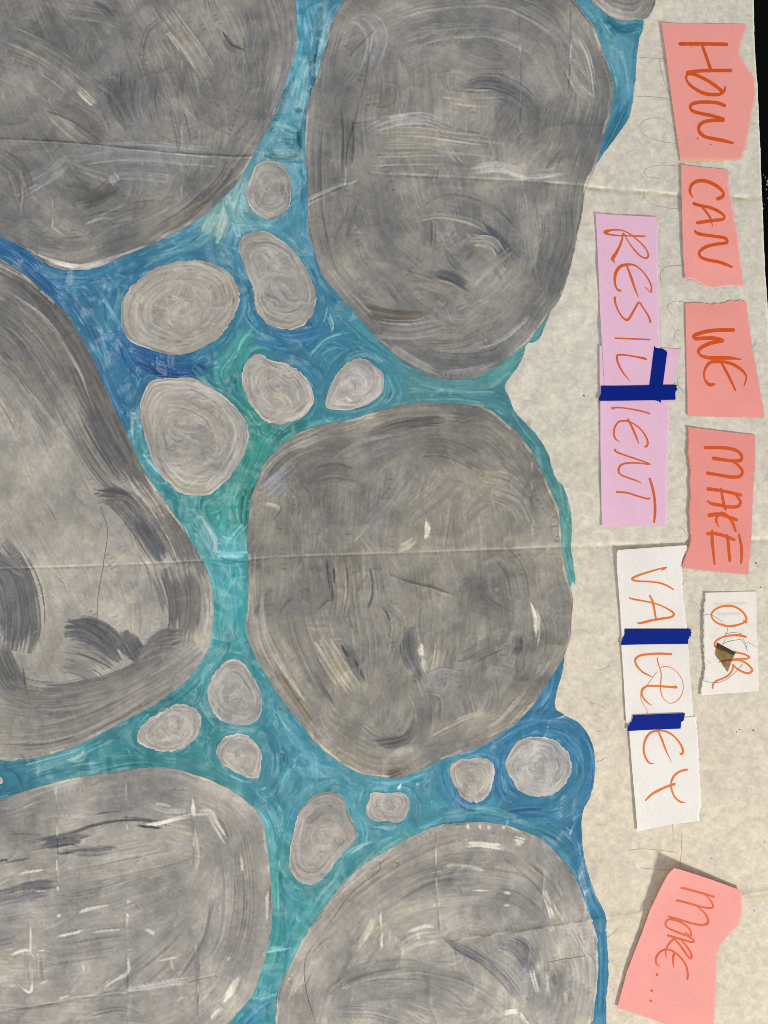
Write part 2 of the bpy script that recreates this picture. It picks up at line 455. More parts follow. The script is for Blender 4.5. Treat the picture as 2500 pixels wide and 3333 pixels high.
# ------------------------------------------------------------------ materials
def paint_mat(name, rough=.5, grain=.05, bump=.15, bscale=900, coat=0., spec=.4, use_gloss=True):
    m = bpy.data.materials.new(name)
    m.use_nodes = True
    nt = m.node_tree; N = nt.nodes; Lk = nt.links
    b = N['Principled BSDF']
    at = N.new('ShaderNodeAttribute'); at.attribute_name = "paint"
    tc = N.new('ShaderNodeTexCoord')
    no = N.new('ShaderNodeTexNoise'); no.inputs['Scale'].default_value = bscale; no.inputs['Detail'].default_value = 3
    Lk.new(tc.outputs['Object'], no.inputs['Vector'])
    mr = N.new('ShaderNodeMapRange')
    mr.inputs['From Min'].default_value = .3; mr.inputs['From Max'].default_value = .7
    mr.inputs['To Min'].default_value = 1 - grain; mr.inputs['To Max'].default_value = 1 + grain
    Lk.new(no.outputs['Fac'], mr.inputs['Value'])
    mx = N.new('ShaderNodeVectorMath'); mx.operation = 'SCALE'
    Lk.new(at.outputs['Color'], mx.inputs[0]); Lk.new(mr.outputs[0], mx.inputs['Scale'])
    Lk.new(mx.outputs[0], b.inputs['Base Color'])
    if use_gloss:
        r = N.new('ShaderNodeMapRange')
        r.inputs['To Min'].default_value = rough; r.inputs['To Max'].default_value = .16
        Lk.new(at.outputs['Alpha'], r.inputs['Value'])
        Lk.new(r.outputs[0], b.inputs['Roughness'])
    else:
        b.inputs['Roughness'].default_value = rough
    b.inputs['Specular IOR Level'].default_value = spec
    bp = N.new('ShaderNodeBump'); bp.inputs['Strength'].default_value = bump; bp.inputs['Distance'].default_value = .0004
    Lk.new(no.outputs['Fac'], bp.inputs['Height']); Lk.new(bp.outputs[0], b.inputs['Normal'])
    return m


M_STONE = paint_mat("grey_paint", .48, .05, .22, 1100, spec=.42)
M_RIVER = paint_mat("blue_paint", .29, .04, .25, 700, spec=.5)
M_PAPER = paint_mat("parchment_paper", .62, .04, .2, 1500, spec=.25)
M_CARD = paint_mat("coloured_paper", .75, .02, .15, 2500, spec=.2, use_gloss=False)
M_TAPE = paint_mat("painters_tape", .6, .08, .5, 1400, spec=.1, use_gloss=False)


def flat_mat(name, c, rough=.5, var=.1, scale=300, spec=.3):
    m = bpy.data.materials.new(name)
    m.use_nodes = True
    nt = m.node_tree; N = nt.nodes; Lk = nt.links
    b = N['Principled BSDF']
    tc = N.new('ShaderNodeTexCoord'); no = N.new('ShaderNodeTexNoise')
    no.inputs['Scale'].default_value = scale; no.inputs['Detail'].default_value = 4
    Lk.new(tc.outputs['Object'], no.inputs['Vector'])
    cr = N.new('ShaderNodeValToRGB')
    a = lin(np.array(c) / 255)
    cr.color_ramp.elements[0].position = .3; cr.color_ramp.elements[1].position = .7
    cr.color_ramp.elements[0].color = (*(a * (1 - var)), 1); cr.color_ramp.elements[1].color = (*np.clip(a * (1 + var), 0, 1), 1)
    Lk.new(no.outputs['Fac'], cr.inputs[0]); Lk.new(cr.outputs[0], b.inputs['Base Color'])
    b.inputs['Roughness'].default_value = rough; b.inputs['Specular IOR Level'].default_value = spec
    return m


M_INK_SALMON = flat_mat("orange_marker_on_salmon", (218, 84, 12), .55, .10, 160)
M_INK_PINK = flat_mat("orange_marker_on_pink", (222, 98, 22), .55, .10, 160)
M_INK_WHITE = flat_mat("orange_marker_on_white", (236, 116, 30), .55, .10, 160)
M_PENCIL = flat_mat("graphite", (168, 161, 147), .5, .25, 400)
M_PENCIL_DARK = flat_mat("dark_graphite", (84, 80, 78), .5, .25, 400)

# ------------------------------------------------------------------ the floor under the sheet
mf = bpy.data.materials.new("black_floor_paint")
mf.use_nodes = True
nt = mf.node_tree; N = nt.nodes; Lk = nt.links
b = N['Principled BSDF']
b.inputs['Roughness'].default_value = .42; b.inputs['Specular IOR Level'].default_value = .08
tc = N.new('ShaderNodeTexCoord')
vo = N.new('ShaderNodeTexVoronoi'); vo.inputs['Scale'].default_value = 190; vo.inputs['Randomness'].default_value = 1
mpn = N.new('ShaderNodeMapping'); mpn.inputs['Scale'].default_value = (1, .55, 1); mpn.inputs['Rotation'].default_value = (0, 0, .5)
Lk.new(tc.outputs['Object'], mpn.inputs['Vector']); Lk.new(mpn.outputs[0], vo.inputs['Vector'])
cl = N.new('ShaderNodeTexNoise'); cl.inputs['Scale'].default_value = 16; Lk.new(tc.outputs['Object'], cl.inputs['Vector'])
gt = N.new('ShaderNodeMapRange'); gt.inputs['From Min'].default_value = .42; gt.inputs['From Max'].default_value = .72
gt.inputs['To Min'].default_value = 0.0; gt.inputs['To Max'].default_value = .30
Lk.new(cl.outputs['Fac'], gt.inputs['Value'])
lt = N.new('ShaderNodeMath'); lt.operation = 'LESS_THAN'
Lk.new(vo.outputs['Distance'], lt.inputs[0]); Lk.new(gt.outputs[0], lt.inputs[1])
mxc = N.new('ShaderNodeMix'); mxc.data_type = 'RGBA'
mxc.inputs['A'].default_value = (.0014, .0014, .0013, 1); mxc.inputs['B'].default_value = (.30, .30, .29, 1)
Lk.new(lt.outputs[0], mxc.inputs['Factor']); Lk.new(mxc.outputs['Result'], b.inputs['Base Color'])
V = np.array([(-6, -6, -.009), (6, -6, -.009), (6, 6, -.009), (-6, 6, -.009)])
floor = link("floor", raw_mesh("floor", V, np.array([[0, 1, 2, 3]])), None, mf)
floor["kind"] = "structure"


# ------------------------------------------------------------------ things
def thing(name, label, cat, px, py, group=None):
    o = bpy.data.objects.new(name, None)
    COL.objects.link(o)
    o.empty_display_size = .05
    o.location = (float(wx(px)), float(wy(py)), 0)
    o["label"] = label; o["category"] = cat
    if group:
        o["group"] = group
    return o


def ribbons(name, lines, zf, parent, mat, step=2.2, dz=1.2e-6):
    """marker or pencil lines: [(points with x, y, width)] as one mesh of narrow strips"""
    V, Q = [], []
    zz = 0.0
    for ln in lines:
        C = spline(ln, False, step)
        if len(C) < 2:
            continue
        d = np.gradient(C[:, :2], axis=0); d /= np.hypot(d[:, 0], d[:, 1])[:, None] + 1e-9
        w = np.maximum(C[:, 2] * (1.08 if C[:, 2].max() > 2.2 else 1), .5)[:, None] / 2
        k = len(C)
        jit = (noise(np.arange(k) / 3.5, zz * 1e5 + 2.2) - .5)[:, None] * .12
        nrm = np.stack([-d[:, 1], d[:, 0]], 1)
        o0 = len(V)
        prof = ((-1, 0), (-.75, .5), (0, 1.), (.75, .5), (1, 0))
        # blunt, slightly rounded ends
        e = np.minimum(np.arange(k), np.arange(k)[::-1]) * step
        e = np.clip(.62 + e / (w[:, 0] * 1.6), 0, 1)[:, None]
        rows = []
        for f, up in prof:
            p = C[:, :2] + nrm * w * e * (f + np.sign(f) * jit)
            z = zf(p[:, 0], p[:, 1]) + zz + np.arange(k) * dz + up * 2e-5
            rows.append(np.stack([wx(p[:, 0]), wy(p[:, 1]), z], 1))
        A = np.stack(rows, 1).reshape(-1, 3)
        m = len(prof)
        V.extend(A)
        for i in range(k - 1):
            for j in range(m - 1):
                q = o0 + i * m + j
                Q.append((q, q + 1, q + 1 + m, q + m))
        zz += 6e-5
    return link(name, raw_mesh(name, np.array(V), np.array(Q)), parent, mat)


# ================================================================== THE MURAL
mural = thing("painted_mural", "large creased parchment mural of grey river stones and blue water on the black floor",
              "painting", 1150, 1666)

ALL = {k: rough_outline(v, 2.4, i * 7.3 + 1) for i, (k, v) in enumerate(BIG.items())}
SM = [rough_outline(v, 3.3, 90 + i * 5.7) for i, v in enumerate(SMALL)]
OUT = list(ALL.values()) + SM
OPT = np.vstack([o[::5] for o in OUT])
OTG = np.vstack([(np.roll(o, -6, 0) - np.roll(o, 6, 0))[::5] for o in OUT])
OTG /= np.hypot(OTG[:, 0], OTG[:, 1])[:, None] + 1e-9


def river_field(x, y):
    d = (OPT[:, 0] - x) ** 2 + (OPT[:, 1] - y) ** 2
    k = np.argpartition(d, 6)[:6]
    t = OTG[k]
    t = t * np.sign((t * t[0]).sum(1))[:, None]
    w = 1 / (d[k] + 60)
    v = (t * w[:, None]).sum(0)
    v /= np.hypot(*v) + 1e-9
    return v[0], v[1]


def river_outline(P, amp, k):
    C = spline(P, False, 1.3)
    d = np.gradient(C, axis=0); d /= np.hypot(d[:, 0], d[:, 1])[:, None] + 1e-9
    s = np.arange(len(C)) * 1.3
    n = (noise(s / 8, k) - .5) * .9 + (noise(s / 26, k + 3) - .5) * 1.6 + (noise(s / 3.5, k + 5) - .5) * .9
    return C + np.stack([-d[:, 1], d[:, 0]], 1) * (n * amp)[:, None]


redge = river_outline(RIVER_EDGE, 2.6, 4.4)
river_poly = np.vstack([redge, spline([(1900, 3760), (-419, 3760)], False, 4), spline([(-419, 3760), (-419, -419)], False, 4),
                        spline([(-419, -419), (1940, -420)], False, 4)])
sedge = river_outline(SHEET_EDGE, 1.2, 12.4)
sheet_poly = np.vstack([sedge, spline([(2625, 3760), (-419, 3760)], False, 6), spline([(-419, 3760), (-419, -419)], False, 6),
                        spline([(-419, -419), (2432, -420)], False, 6)])

mask_r = inside_mask(GXS, GYS, river_poly)
mask_s = np.zeros_like(mask_r)
for o in OUT:
    mask_s |= inside_mask(GXS, GYS, o)
hole_river = erode(mask_s, 6)
hole_paper = erode(mask_r | mask_s, 8)

# ---- bare paper: mottled, translucent fibres, a little yellower towards the bottom
def paper_col(x, y):
    big = fbm(x, y, 260, 2, 3) - .5
    f1 = fbm(x + 14 * noise(x / 30, y / 30), y + 14 * noise(y / 30, x / 30), 17, 3, 8) - .5
    f2 = fbm(x, y * 1.2, 7, 2, 9) - .5
    v = f1 * .155 + f2 * .12 + big * .07
    low = sstep(900, 3000, y)[:, None]
    base = rgb(217, 212, 199)[None] * (1 - low) + rgb(217, 206, 186)[None] * low
    c = base * (1 + v[:, None]) + np.stack([f1 * .02, f1 * .0, -f1 * .035], 1)
    for P, h, w, *_ in CREASES:                                   # rubbed pale lines where it was folded, a darker band on the lower side
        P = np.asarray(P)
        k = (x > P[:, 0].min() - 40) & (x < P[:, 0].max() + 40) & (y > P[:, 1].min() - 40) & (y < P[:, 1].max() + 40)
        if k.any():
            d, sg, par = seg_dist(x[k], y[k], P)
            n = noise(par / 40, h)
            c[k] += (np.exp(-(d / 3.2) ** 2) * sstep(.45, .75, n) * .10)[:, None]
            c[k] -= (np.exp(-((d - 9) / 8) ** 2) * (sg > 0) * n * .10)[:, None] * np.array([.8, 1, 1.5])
    # a paler line along the cut edge of the sheet
    ex = np.interp(y, sedge[:, 1], sedge[:, 0])
    c += (sstep(6, 1, ex - x) * .10)[:, None]
    return np.concatenate([lin(c), np.full((len(x), 1), 0.)], 1)


def sheet_z(x, y):
    ex = np.interp(y, sedge[:, 1], sedge[:, 0])
    return h_full(x, y) + sstep(40, 0, ex - x) * .0012


cut("paper", sheet_poly, sheet_z, paper_col, mural, M_PAPER, hole=hole_paper)

# ---- the river
RC = [(1010,20,80,155,186),(1080,20,62,128,160),(1000,150,84,160,186),(1000,330,88,158,180),(950,440,78,142,165),(1020,440,76,150,180),(760,640,115,160,165),
      (700,740,88,146,172),(980,560,80,150,182),(970,760,90,155,182),(1020,880,66,130,165),(600,830,70,130,165),(330,930,52,112,160),(0,800,40,95,150),
      (90,860,38,90,150),(250,980,62,125,165),(340,1060,70,135,172),(380,1180,48,105,160),(520,1180,38,95,155),(620,1200,36,92,155),(780,1060,60,118,165),
      (790,1120,58,140,152),(740,1200,64,160,160),(700,1240,50,130,135),(420,1330,46,105,150),(430,1420,66,140,165),(460,1520,72,152,165),(540,1640,62,140,150),
      (830,1420,58,160,138),(880,1410,52,150,128),(780,1580,48,150,125),(740,1700,62,172,150),(700,1650,66,150,150),(680,1750,82,165,175),(730,1810,110,190,205),
      (760,1870,62,160,165),(750,1990,72,168,178),(720,2100,70,152,160),(900,1080,62,125,165),(1000,1140,60,125,165),(1080,1100,62,132,168),(1180,1130,80,148,172),
      (1050,1200,66,132,160),(1030,1330,66,140,165),(1120,1370,88,150,165),(1350,1260,98,150,160),(1500,1270,98,150,155),(1600,1290,86,142,158),(1640,1220,88,150,155),
      (1720,1400,88,146,155),(1760,1470,86,142,148),(1830,1600,98,152,150),(1840,1750,106,160,160),(1870,1850,104,168,170),(1800,2200,70,130,165),(1760,2330,62,122,165),
      (1600,2440,74,138,175),(1880,2400,56,115,160),(1630,2520,50,108,160),(1500,2630,60,125,165),(1900,2480,58,118,160),(1800,2620,58,115,155),(1700,2640,55,112,158),
      (1600,2650,88,150,165),(1750,2690,70,128,150),(1880,2700,60,122,162),(1910,2900,66,130,168),(1960,3020,68,130,160),(1960,3200,64,128,165),(1960,3330,74,138,168),
      (1350,2520,84,148,170),(1400,2620,82,150,170),(1250,2700,86,150,165),(1180,2540,90,160,180),(1060,2520,88,158,178),(950,2450,72,145,172),(880,2380,64,135,155),
      (860,2250,70,150,165),(930,2400,78,152,178),(1100,2800,70,148,158),(920,2650,66,142,165),(890,2700,92,170,182),(920,2900,74,150,155),(900,3000,78,156,155),
      (910,2980,84,162,175),(870,3150,92,172,178),(860,3250,80,155,165),(800,3320,66,140,172),(650,2250,72,148,160),(560,2270,62,135,145),(480,2340,60,135,142),(400,2420,70,142,155),
      (300,2450,98,160,172),(150,2490,98,158,172),(250,2490,82,145,160),(50,2520,66,130,155),(60,2570,62,126,150),(420,2460,62,138,148),(560,2470,68,142,152),(680,2520,74,146,155),(680,2400,72,150,160),
      (2000,80,62,130,160),(2060,110,60,128,158),(2000,180,98,155,180),(2040,280,100,160,188),(2030,230,84,146,172),(2010,370,62,128,160),(1960,490,62,128,158),(1900,30,66,135,165),
      (1850,2330,64,124,168),(-200,740,40,95,150),(-200,2540,66,130,155),(1000,-200,80,150,180),(800,3500,66,140,172),(1950,3600,64,128,165)]
RC = np.array(RC, np.float32)


def rv(c):
    """pigment of the channels as it looks dry: a little greyer and deeper than first mixed"""
    c = np.asarray(c, np.float32)
    g = 1.0 if c.ndim == 1 and c[1] > c[2] * 1.04 else 0.0          # the green was let down with white and blue
    return c * np.array([.82, .915, .905], np.float32) + np.array([4 + 12 * g, 4 - 2 * g, 4 + 14 * g], np.float32)


RC[:, 2:] = rv(RC[:, 2:])
RC[:, 2:] += ((RC[:, 3] > RC[:, 4] * 1.04) * 1.0)[:, None] * np.array([8, -2, 12])
RC[:, 2:] += (RC[:, 3] < 112)[:, None] * np.array([3, 13, 8]) + ((RC[:, 0] > 1880) & (RC[:, 1] < 520))[:, None] * np.array([20, 22, 20]) + ((RC[:, 0] < 1100) & (RC[:, 1] < 720))[:, None] * np.array([10, 9, 8])
gx = np.arange(X0, 2660, 16); gy = np.arange(Y0, 3780, 16)
GX, GY = np.meshgrid(gx, gy)
acc = np.zeros(GX.shape + (3,)); ws = np.zeros(GX.shape)
for x, y, r, g, bb in RC:
    w = 1 / (((GX - x) ** 2 + (GY - y) ** 2) / 900 + .6) ** 1.7
    acc += w[..., None] * np.array([r, g, bb]) / 255; ws += w
acc /= ws[..., None]


def upsample(A):
    u = np.clip((XX - X0) / 16, 0, A.shape[1] - 1.001); v = np.clip((YY - Y0) / 16, 0, A.shape[0] - 1.001)
    i = u.astype(int); j = v.astype(int); fu = (u - i)[..., None]; fv = (v - j)[..., None]
    return (A[j, i] * (1 - fu) + A[j, i + 1] * fu) * (1 - fv) + (A[j + 1, i] * (1 - fu) + A[j + 1, i + 1] * fu) * fv


PAINT[:] = upsample(acc)
GLOSS[:] = .35
PAINT *= (1 + .14 * (fbm(XX, YY, 60, 3, 21) - .5))[..., None]


def river_rgb(x, y):
    i = int(min(max((x - X0) / 16, 0), acc.shape[1] - 1)); j = int(min(max((y - Y0) / 16, 0), acc.shape[0] - 1))
    return acc[j, i].astype(np.float32)


RM = (mask_r & ~erode(mask_s, 4))
jj, ii = np.nonzero(RM)
ok = (GXS[ii] > -60) & (GXS[ii] < 2110) & (GYS[jj] > -60) & (GYS[jj] < 3400)
jj, ii = jj[ok], ii[ok]
pick = rng.integers(0, len(ii), 1500)
for n_, q in enumerate(pick):
    x, y = float(GXS[ii[q]]), float(GYS[jj[q]])
    L = random.uniform(50, 190)
    c = river_rgb(x, y)
    r = random.random()
    v = random.gauss(0, .045)
    c = c * (1 + v) + (rgb(20, 24, 26) * random.random() if r < .25 else 0)
    w = random.uniform(14, 48)
    stroke(flow_path(x, y, L, river_field, random.uniform(-.03, .03)), w, c.astype(np.float32), random.uniform(.35, .75),
           random.uniform(.3, .5), random.uniform(4, 6), 120, .035, 1.1, .3, random.uniform(.25, .6))
for q in rng.integers(0, len(ii), 420):                          # pale, half dry dragged paint
    x, y = float(GXS[ii[q]]), float(GYS[jj[q]])
    c = river_rgb(x, y) * .6 + (rgb(202, 216, 216) if random.random() < .7 else rgb(30, 70, 84)) * .4
    stroke(flow_path(x, y, random.uniform(40, 150), river_field, random.uniform(-.04, .04)), random.uniform(10, 30), c.astype(np.float32), .55, .5, 4, 110, .04, 1.4, .35, .6)
for q in rng.integers(0, len(ii), 1150):                          # fine pale and deep bristle lines
    x, y = float(GXS[ii[q]]), float(GYS[jj[q]])
    c = river_rgb(x, y)
    c = c + (rgb(50, 52, 48) if random.random() < .62 else -rgb(16, 26, 26)) * random.uniform(.4, 1)
    stroke(flow_path(x, y, random.uniform(25, 110), river_field, random.uniform(-.06, .06), 12), random.uniform(3, 8), c, random.uniform(.4, .8), .42, 3.2, 70,
           .03, 1.6, .3, .5)
# particular strokes of the river
RS = [  # path, width, colour, alpha, dryness
 ([(1075,40),(1040,150),(1010,240),(985,330)],46,(150,190,200),.62,.38), ([(1060,90),(1035,150),(1020,180)],34,(190,214,216),.5,.5),
 ([(1000,180),(980,300),(960,400)],40,(122,178,195),.6,.4),([(985,10),(985,140)],44,(84,160,192),.8,.2),([(1000,0),(1020,110)],30,(78,152,184),.8,.2),
 ([(1052,60),(1022,170),(1010,300),(985,420)],20,(50,118,148),.7,.35),([(950,250),(915,350),(880,430)],16,(44,112,135),.75,.35),
 ([(880,400),(970,420)],34,(128,180,188),.7,.4),([(900,455),(980,470)],44,(88,152,172),.85,.2),([(860,505),(905,512),(975,505)],18,(62,112,118),.75,.3),
 ([(840,520),(860,490),(900,440)],16,(150,180,165),.6,.45),([(976,420),(976,500)],14,(45,105,125),.8,.25),([(960,360),(985,358)],16,(56,105,112),.8,.3),([(990,560),(985,690)],36,(84,158,192),.7,.3),
 ([(640,850),(520,900),(450,960),(410,1040)],26,(128,176,196),.72,.42),([(760,640),(700,740),(660,790)],40,(160,185,182),.7,.42),
 ([(772,636),(732,720),(706,792)],52,(204,214,210),.85,.36),([(705,690),(664,762)],40,(200,214,212),.8,.4),([(800,612),(772,700),(792,780)],38,(178,206,210),.75,.38),([(740,680),(716,760),(712,800)],30,(214,220,212),.8,.44),([(690,1690),(720,1740),(790,1760)],40,(130,200,205),.6,.38),([(730,1880),(745,1960),(730,2040)],50,(122,192,198),.5,.36),([(690,690),(655,760)],30,(165,190,190),.6,.5),([(735,650),(770,730),(830,740)],34,(120,175,188),.7,.35),([(800,600),(780,680),(820,740)],30,(118,172,185),.6,.4),
 ([(620,790),(560,820),(470,850)],22,(110,160,185),.65,.42),([(350,900),(390,960),(370,1040)],24,(120,165,182),.5,.5),([(300,900),(350,990),(400,1080)],22,(100,150,180),.5,.5),
 ([(230,960),(290,1060),(330,1160)],34,(44,104,152),.7,.35),([(420,1120),(520,1185),(620,1205),(720,1180)],40,(36,94,158),.85,.25),([(440,1180),(560,1225),(660,1215)],26,(30,82,140),.8,.3),
 ([(380,1090),(420,1180),(470,1240)],30,(40,100,160),.7,.35),([(330,1190),(370,1290),(410,1380)],34,(52,112,158),.7,.3),([(40,820),(120,900),(190,960)],30,(36,88,142),.8,.3),([(0,800),(60,830),(130,880)],36,(44,104,164),.8,.3),
 ([(440,1330),(435,1390),(432,1450)],46,(120,168,180),.72,.4),([(420,1400),(450,1500),(520,1610)],34,(92,160,178),.7,.35),([(470,1490),(540,1560)],26,(150,200,205),.55,.5),
 ([(800,1080),(760,1150),(720,1210),(740,1270)],52,(72,166,155),.82,.3),([(840,1070),(790,1110),(770,1170)],30,(82,180,160),.75,.35),([(620,1200),(690,1260),(760,1300),(810,1360)],44,(52,140,132),.75,.32),
 ([(810,1350),(850,1420),(830,1500),(790,1590)],56,(50,152,128),.85,.25),([(900,1390),(850,1430),(820,1520)],50,(54,160,135),.8,.3),([(1000,1370),(930,1400),(880,1450)],44,(46,140,118),.85,.25),([(790,1560),(760,1650),(780,1740)],50,(52,160,135),.82,.3),
 ([(840,1560),(800,1640),(800,1760)],24,(36,128,105),.75,.35),([(700,1600),(660,1650),(690,1720)],40,(72,150,150),.7,.3),([(640,1660),(680,1720),(690,1800)],26,(150,180,185),.6,.45),
 ([(690,1800),(750,1808),(805,1804)],20,(150,205,220),.8,.3),([(690,1815),(700,1760),(660,1690)],8,(170,185,175),.6,.35),([(680,1830),(760,1835),(805,1830)],30,(62,155,165),.8,.25),
 ([(700,1960),(760,1880),(800,1870)],30,(86,182,192),.6,.4),([(740,1780),(770,1730),(800,1700)],24,(120,200,190),.5,.45),([(720,2020),(730,2090),(690,2160)],44,(70,152,160),.7,.35),
 ([(960,990),(1010,1070),(980,1130)],50,(52,118,165),.7,.35),([(870,1080),(960,1100),(1080,1060)],50,(58,124,168),.75,.3),([(1060,1010),(1080,1060),(1075,1100)],12,(185,205,205),.55,.5),([(1090,1000),(1160,1070),(1260,1160)],40,(90,158,176),.72,.35),
 ([(1000,1160),(1080,1120),(1150,1140)],40,(62,134,172),.7,.35),([(1000,1180),(1060,1110),(1140,1080)],26,(110,175,190),.5,.5),([(1260,1200),(1290,1290),(1220,1340)],34,(100,160,178),.6,.4),
 ([(1330,1240),(1460,1262),(1600,1262)],50,(108,158,165),.8,.25),([(1360,1290),(1480,1295),(1580,1305)],34,(96,146,152),.75,.3),([(1560,1240),(1620,1220),(1680,1170)],36,(110,168,168),.75,.35),([(1640,1290),(1690,1390),(1770,1470)],36,(84,136,146),.75,.3),
 ([(1790,1500),(1835,1600),(1845,1700)],34,(98,150,148),.85,.2),([(1845,1680),(1842,1790)],36,(118,172,170),.75,.3),([(1850,1800),(1872,1880)],26,(96,156,158),.8,.3),
 ([(1810,2160),(1790,2260),(1730,2330)],30,(62,122,164),.8,.25),([(1600,2440),(1700,2370),(1780,2350),(1860,2360)],44,(62,126,170),.75,.3),([(1870,2360),(1915,2430),(1915,2540),(1880,2620)],44,(60,120,164),.8,.25),
 ([(1600,2660),(1700,2640),(1800,2640)],40,(50,104,150),.7,.35),([(1450,2660),(1560,2640),(1680,2660)],34,(106,165,175),.72,.35),([(1620,2460),(1620,2560),(1660,2620)],34,(48,104,158),.8,.3),([(1460,2540),(1500,2620),(1580,2640)],26,(70,128,172),.7,.35),
 ([(1720,2690),(1790,2710),(1850,2760)],30,(66,122,150),.7,.3),([(1870,2700),(1900,2850),(1950,2990)],26,(62,124,164),.8,.25),([(1960,3010),(1962,3150),(1955,3333)],34,(64,130,170),.85,.2),
 ([(960,2440),(1020,2480),(1100,2500)],40,(84,156,182),.75,.3),([(900,2310),(960,2400),(1010,2460)],30,(120,185,200),.55,.45),([(960,2480),(930,2520),(900,2580)],24,(120,188,200),.5,.5),([(870,2620),(900,2680),(915,2760)],26,(130,195,202),.6,.45),
 ([(1180,2540),(1300,2545),(1400,2510)],24,(100,168,192),.7,.35),([(1020,2440),(1020,2560)],50,(92,156,178),.55,.4),([(1120,2790),(1180,2750),(1230,2740)],18,(180,210,215),.55,.45),([(1160,2830),(1240,2760),(1350,2700)],22,(100,155,158),.7,.35),
 ([(890,2760),(895,2880),(900,3000)],26,(84,168,165),.7,.3),([(930,2880),(960,2960),(920,3040)],50,(84,162,178),.55,.4),([(860,3100),(880,3090),(940,3080)],18,(150,205,205),.5,.45),([(850,3150),(930,3140)],16,(145,202,208),.5,.45),([(820,3260),(880,3240),(900,3230)],18,(150,200,205),.5,.45),
 ([(780,3330),(830,3280),(880,3250)],40,(72,145,175),.7,.3),([(100,2500),(180,2480),(270,2450)],40,(135,178,188),.7,.4),([(220,2480),(260,2465),(280,2440)],18,(220,232,230),.5,.55),([(0,2500),(60,2520),(90,2580)],44,(76,140,165),.7,.35),([(300,2500),(420,2475),(560,2480)],50,(62,136,146),.75,.3),
 ([(520,2300),(600,2260),(660,2200)],26,(62,138,146),.75,.3),([(660,2220),(640,2280),(600,2290)],30,(72,150,160),.7,.35),
 ([(1960,50),(2010,95),(2090,90)],32,(62,132,162),.85,.25),([(2085,90),(2070,200),(2060,300)],30,(62,130,160),.7,.35),([(2000,120),(2020,200),(2030,300)],50,(110,165,192),.65,.4),([(1960,80),(2000,180),(2010,280)],20,(100,165,178),.65,.4),([(2040,330),(2000,420),(1955,500)],44,(58,122,155),.75,.3)]
for P, w, c, a, dry in RS:
    stroke(P, w, rgb(*rv(c)), a, dry, 4.5, 130, .04, 1.3, .2, .55)
    for _ in range(3):                                           # bristles dragged beside it
        o = random.uniform(-.5, .5) * w
        Q = [(x + random.uniform(-5, 5) + o * .7, y + o * .7 + random.uniform(-5, 5)) for x, y in P]
        stroke(Q, random.uniform(4, 9), rgb(*rv(c)) + random.choice([-.10, .10, .15]), .6, .45, 3.5, 80, .03, 1.6, .3, .5)
# raised glossy dabs, their glints also painted in as pale colour
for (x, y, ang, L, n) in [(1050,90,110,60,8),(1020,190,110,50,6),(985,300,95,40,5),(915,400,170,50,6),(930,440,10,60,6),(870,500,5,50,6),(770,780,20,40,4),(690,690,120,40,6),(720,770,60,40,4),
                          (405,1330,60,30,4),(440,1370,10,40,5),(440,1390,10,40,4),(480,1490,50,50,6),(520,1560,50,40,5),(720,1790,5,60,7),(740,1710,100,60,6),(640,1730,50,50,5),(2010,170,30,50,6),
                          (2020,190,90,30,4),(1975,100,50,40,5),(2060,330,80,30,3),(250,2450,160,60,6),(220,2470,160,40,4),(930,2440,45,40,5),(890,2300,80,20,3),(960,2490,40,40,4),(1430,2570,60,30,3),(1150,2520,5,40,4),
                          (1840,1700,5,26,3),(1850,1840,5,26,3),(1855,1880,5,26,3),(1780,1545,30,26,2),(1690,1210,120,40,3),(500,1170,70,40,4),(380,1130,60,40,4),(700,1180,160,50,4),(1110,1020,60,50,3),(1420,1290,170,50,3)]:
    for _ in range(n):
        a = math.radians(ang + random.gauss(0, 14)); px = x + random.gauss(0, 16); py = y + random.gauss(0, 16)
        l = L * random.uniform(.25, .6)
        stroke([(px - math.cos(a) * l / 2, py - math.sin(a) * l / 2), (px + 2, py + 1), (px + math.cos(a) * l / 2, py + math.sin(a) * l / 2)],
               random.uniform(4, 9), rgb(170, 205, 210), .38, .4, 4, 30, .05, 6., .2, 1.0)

PAINT *= (1 + .10 * (fbm(XX, YY, 9, 2, 33) - .5))[..., None]
def crisp(sl, k):
    """bristles leave hard edges: exaggerate the finest differences of pigment"""
    A = PAINT[sl]
    Bl = A.copy()
    for ax in (0, 1):
        Bl = (np.roll(Bl, 1, ax) + np.roll(Bl, -1, ax) + np.roll(Bl, 2, ax) + np.roll(Bl, -2, ax) + Bl) / 5
    PAINT[sl] = np.clip(A + np.clip((A - Bl) * k, -.12, .12), 0, 1)


crisp(np.s_[:, :], .4)
cut("river", river_poly, lambda x, y: h_full(x, y) + .00035 + relief(x, y) * .00036, lambda x, y: sample(x, y), mural, M_RIVER,
    hole=hole_river)

# ---- the stones
def stone_base(bb, base, var, k):
    i0, i1 = max(0, int((bb[0] - 60 - X0) / QP)), min(NW, int((bb[2] + 60 - X0) / QP))
    j0, j1 = max(0, int((bb[1] - 60 - Y0) / QP)), min(NH, int((bb[3] + 60 - Y0) / QP))
    x = XX[j0:j1, i0:i1]; y = YY[j0:j1, i0:i1]
    v = 1 + var * (fbm(x, y, 190, 3, k) - .5) + var * .7 * (fbm(x, y, 60, 3, k + 3) - .5)
    PAINT[j0:j1, i0:i1] = base[None, None] * v[..., None]
    RELIEF[j0:j1, i0:i1] = 0; GLOSS[j0:j1, i0:i1] = 0
    return slice(j0, j1), slice(i0, i1)


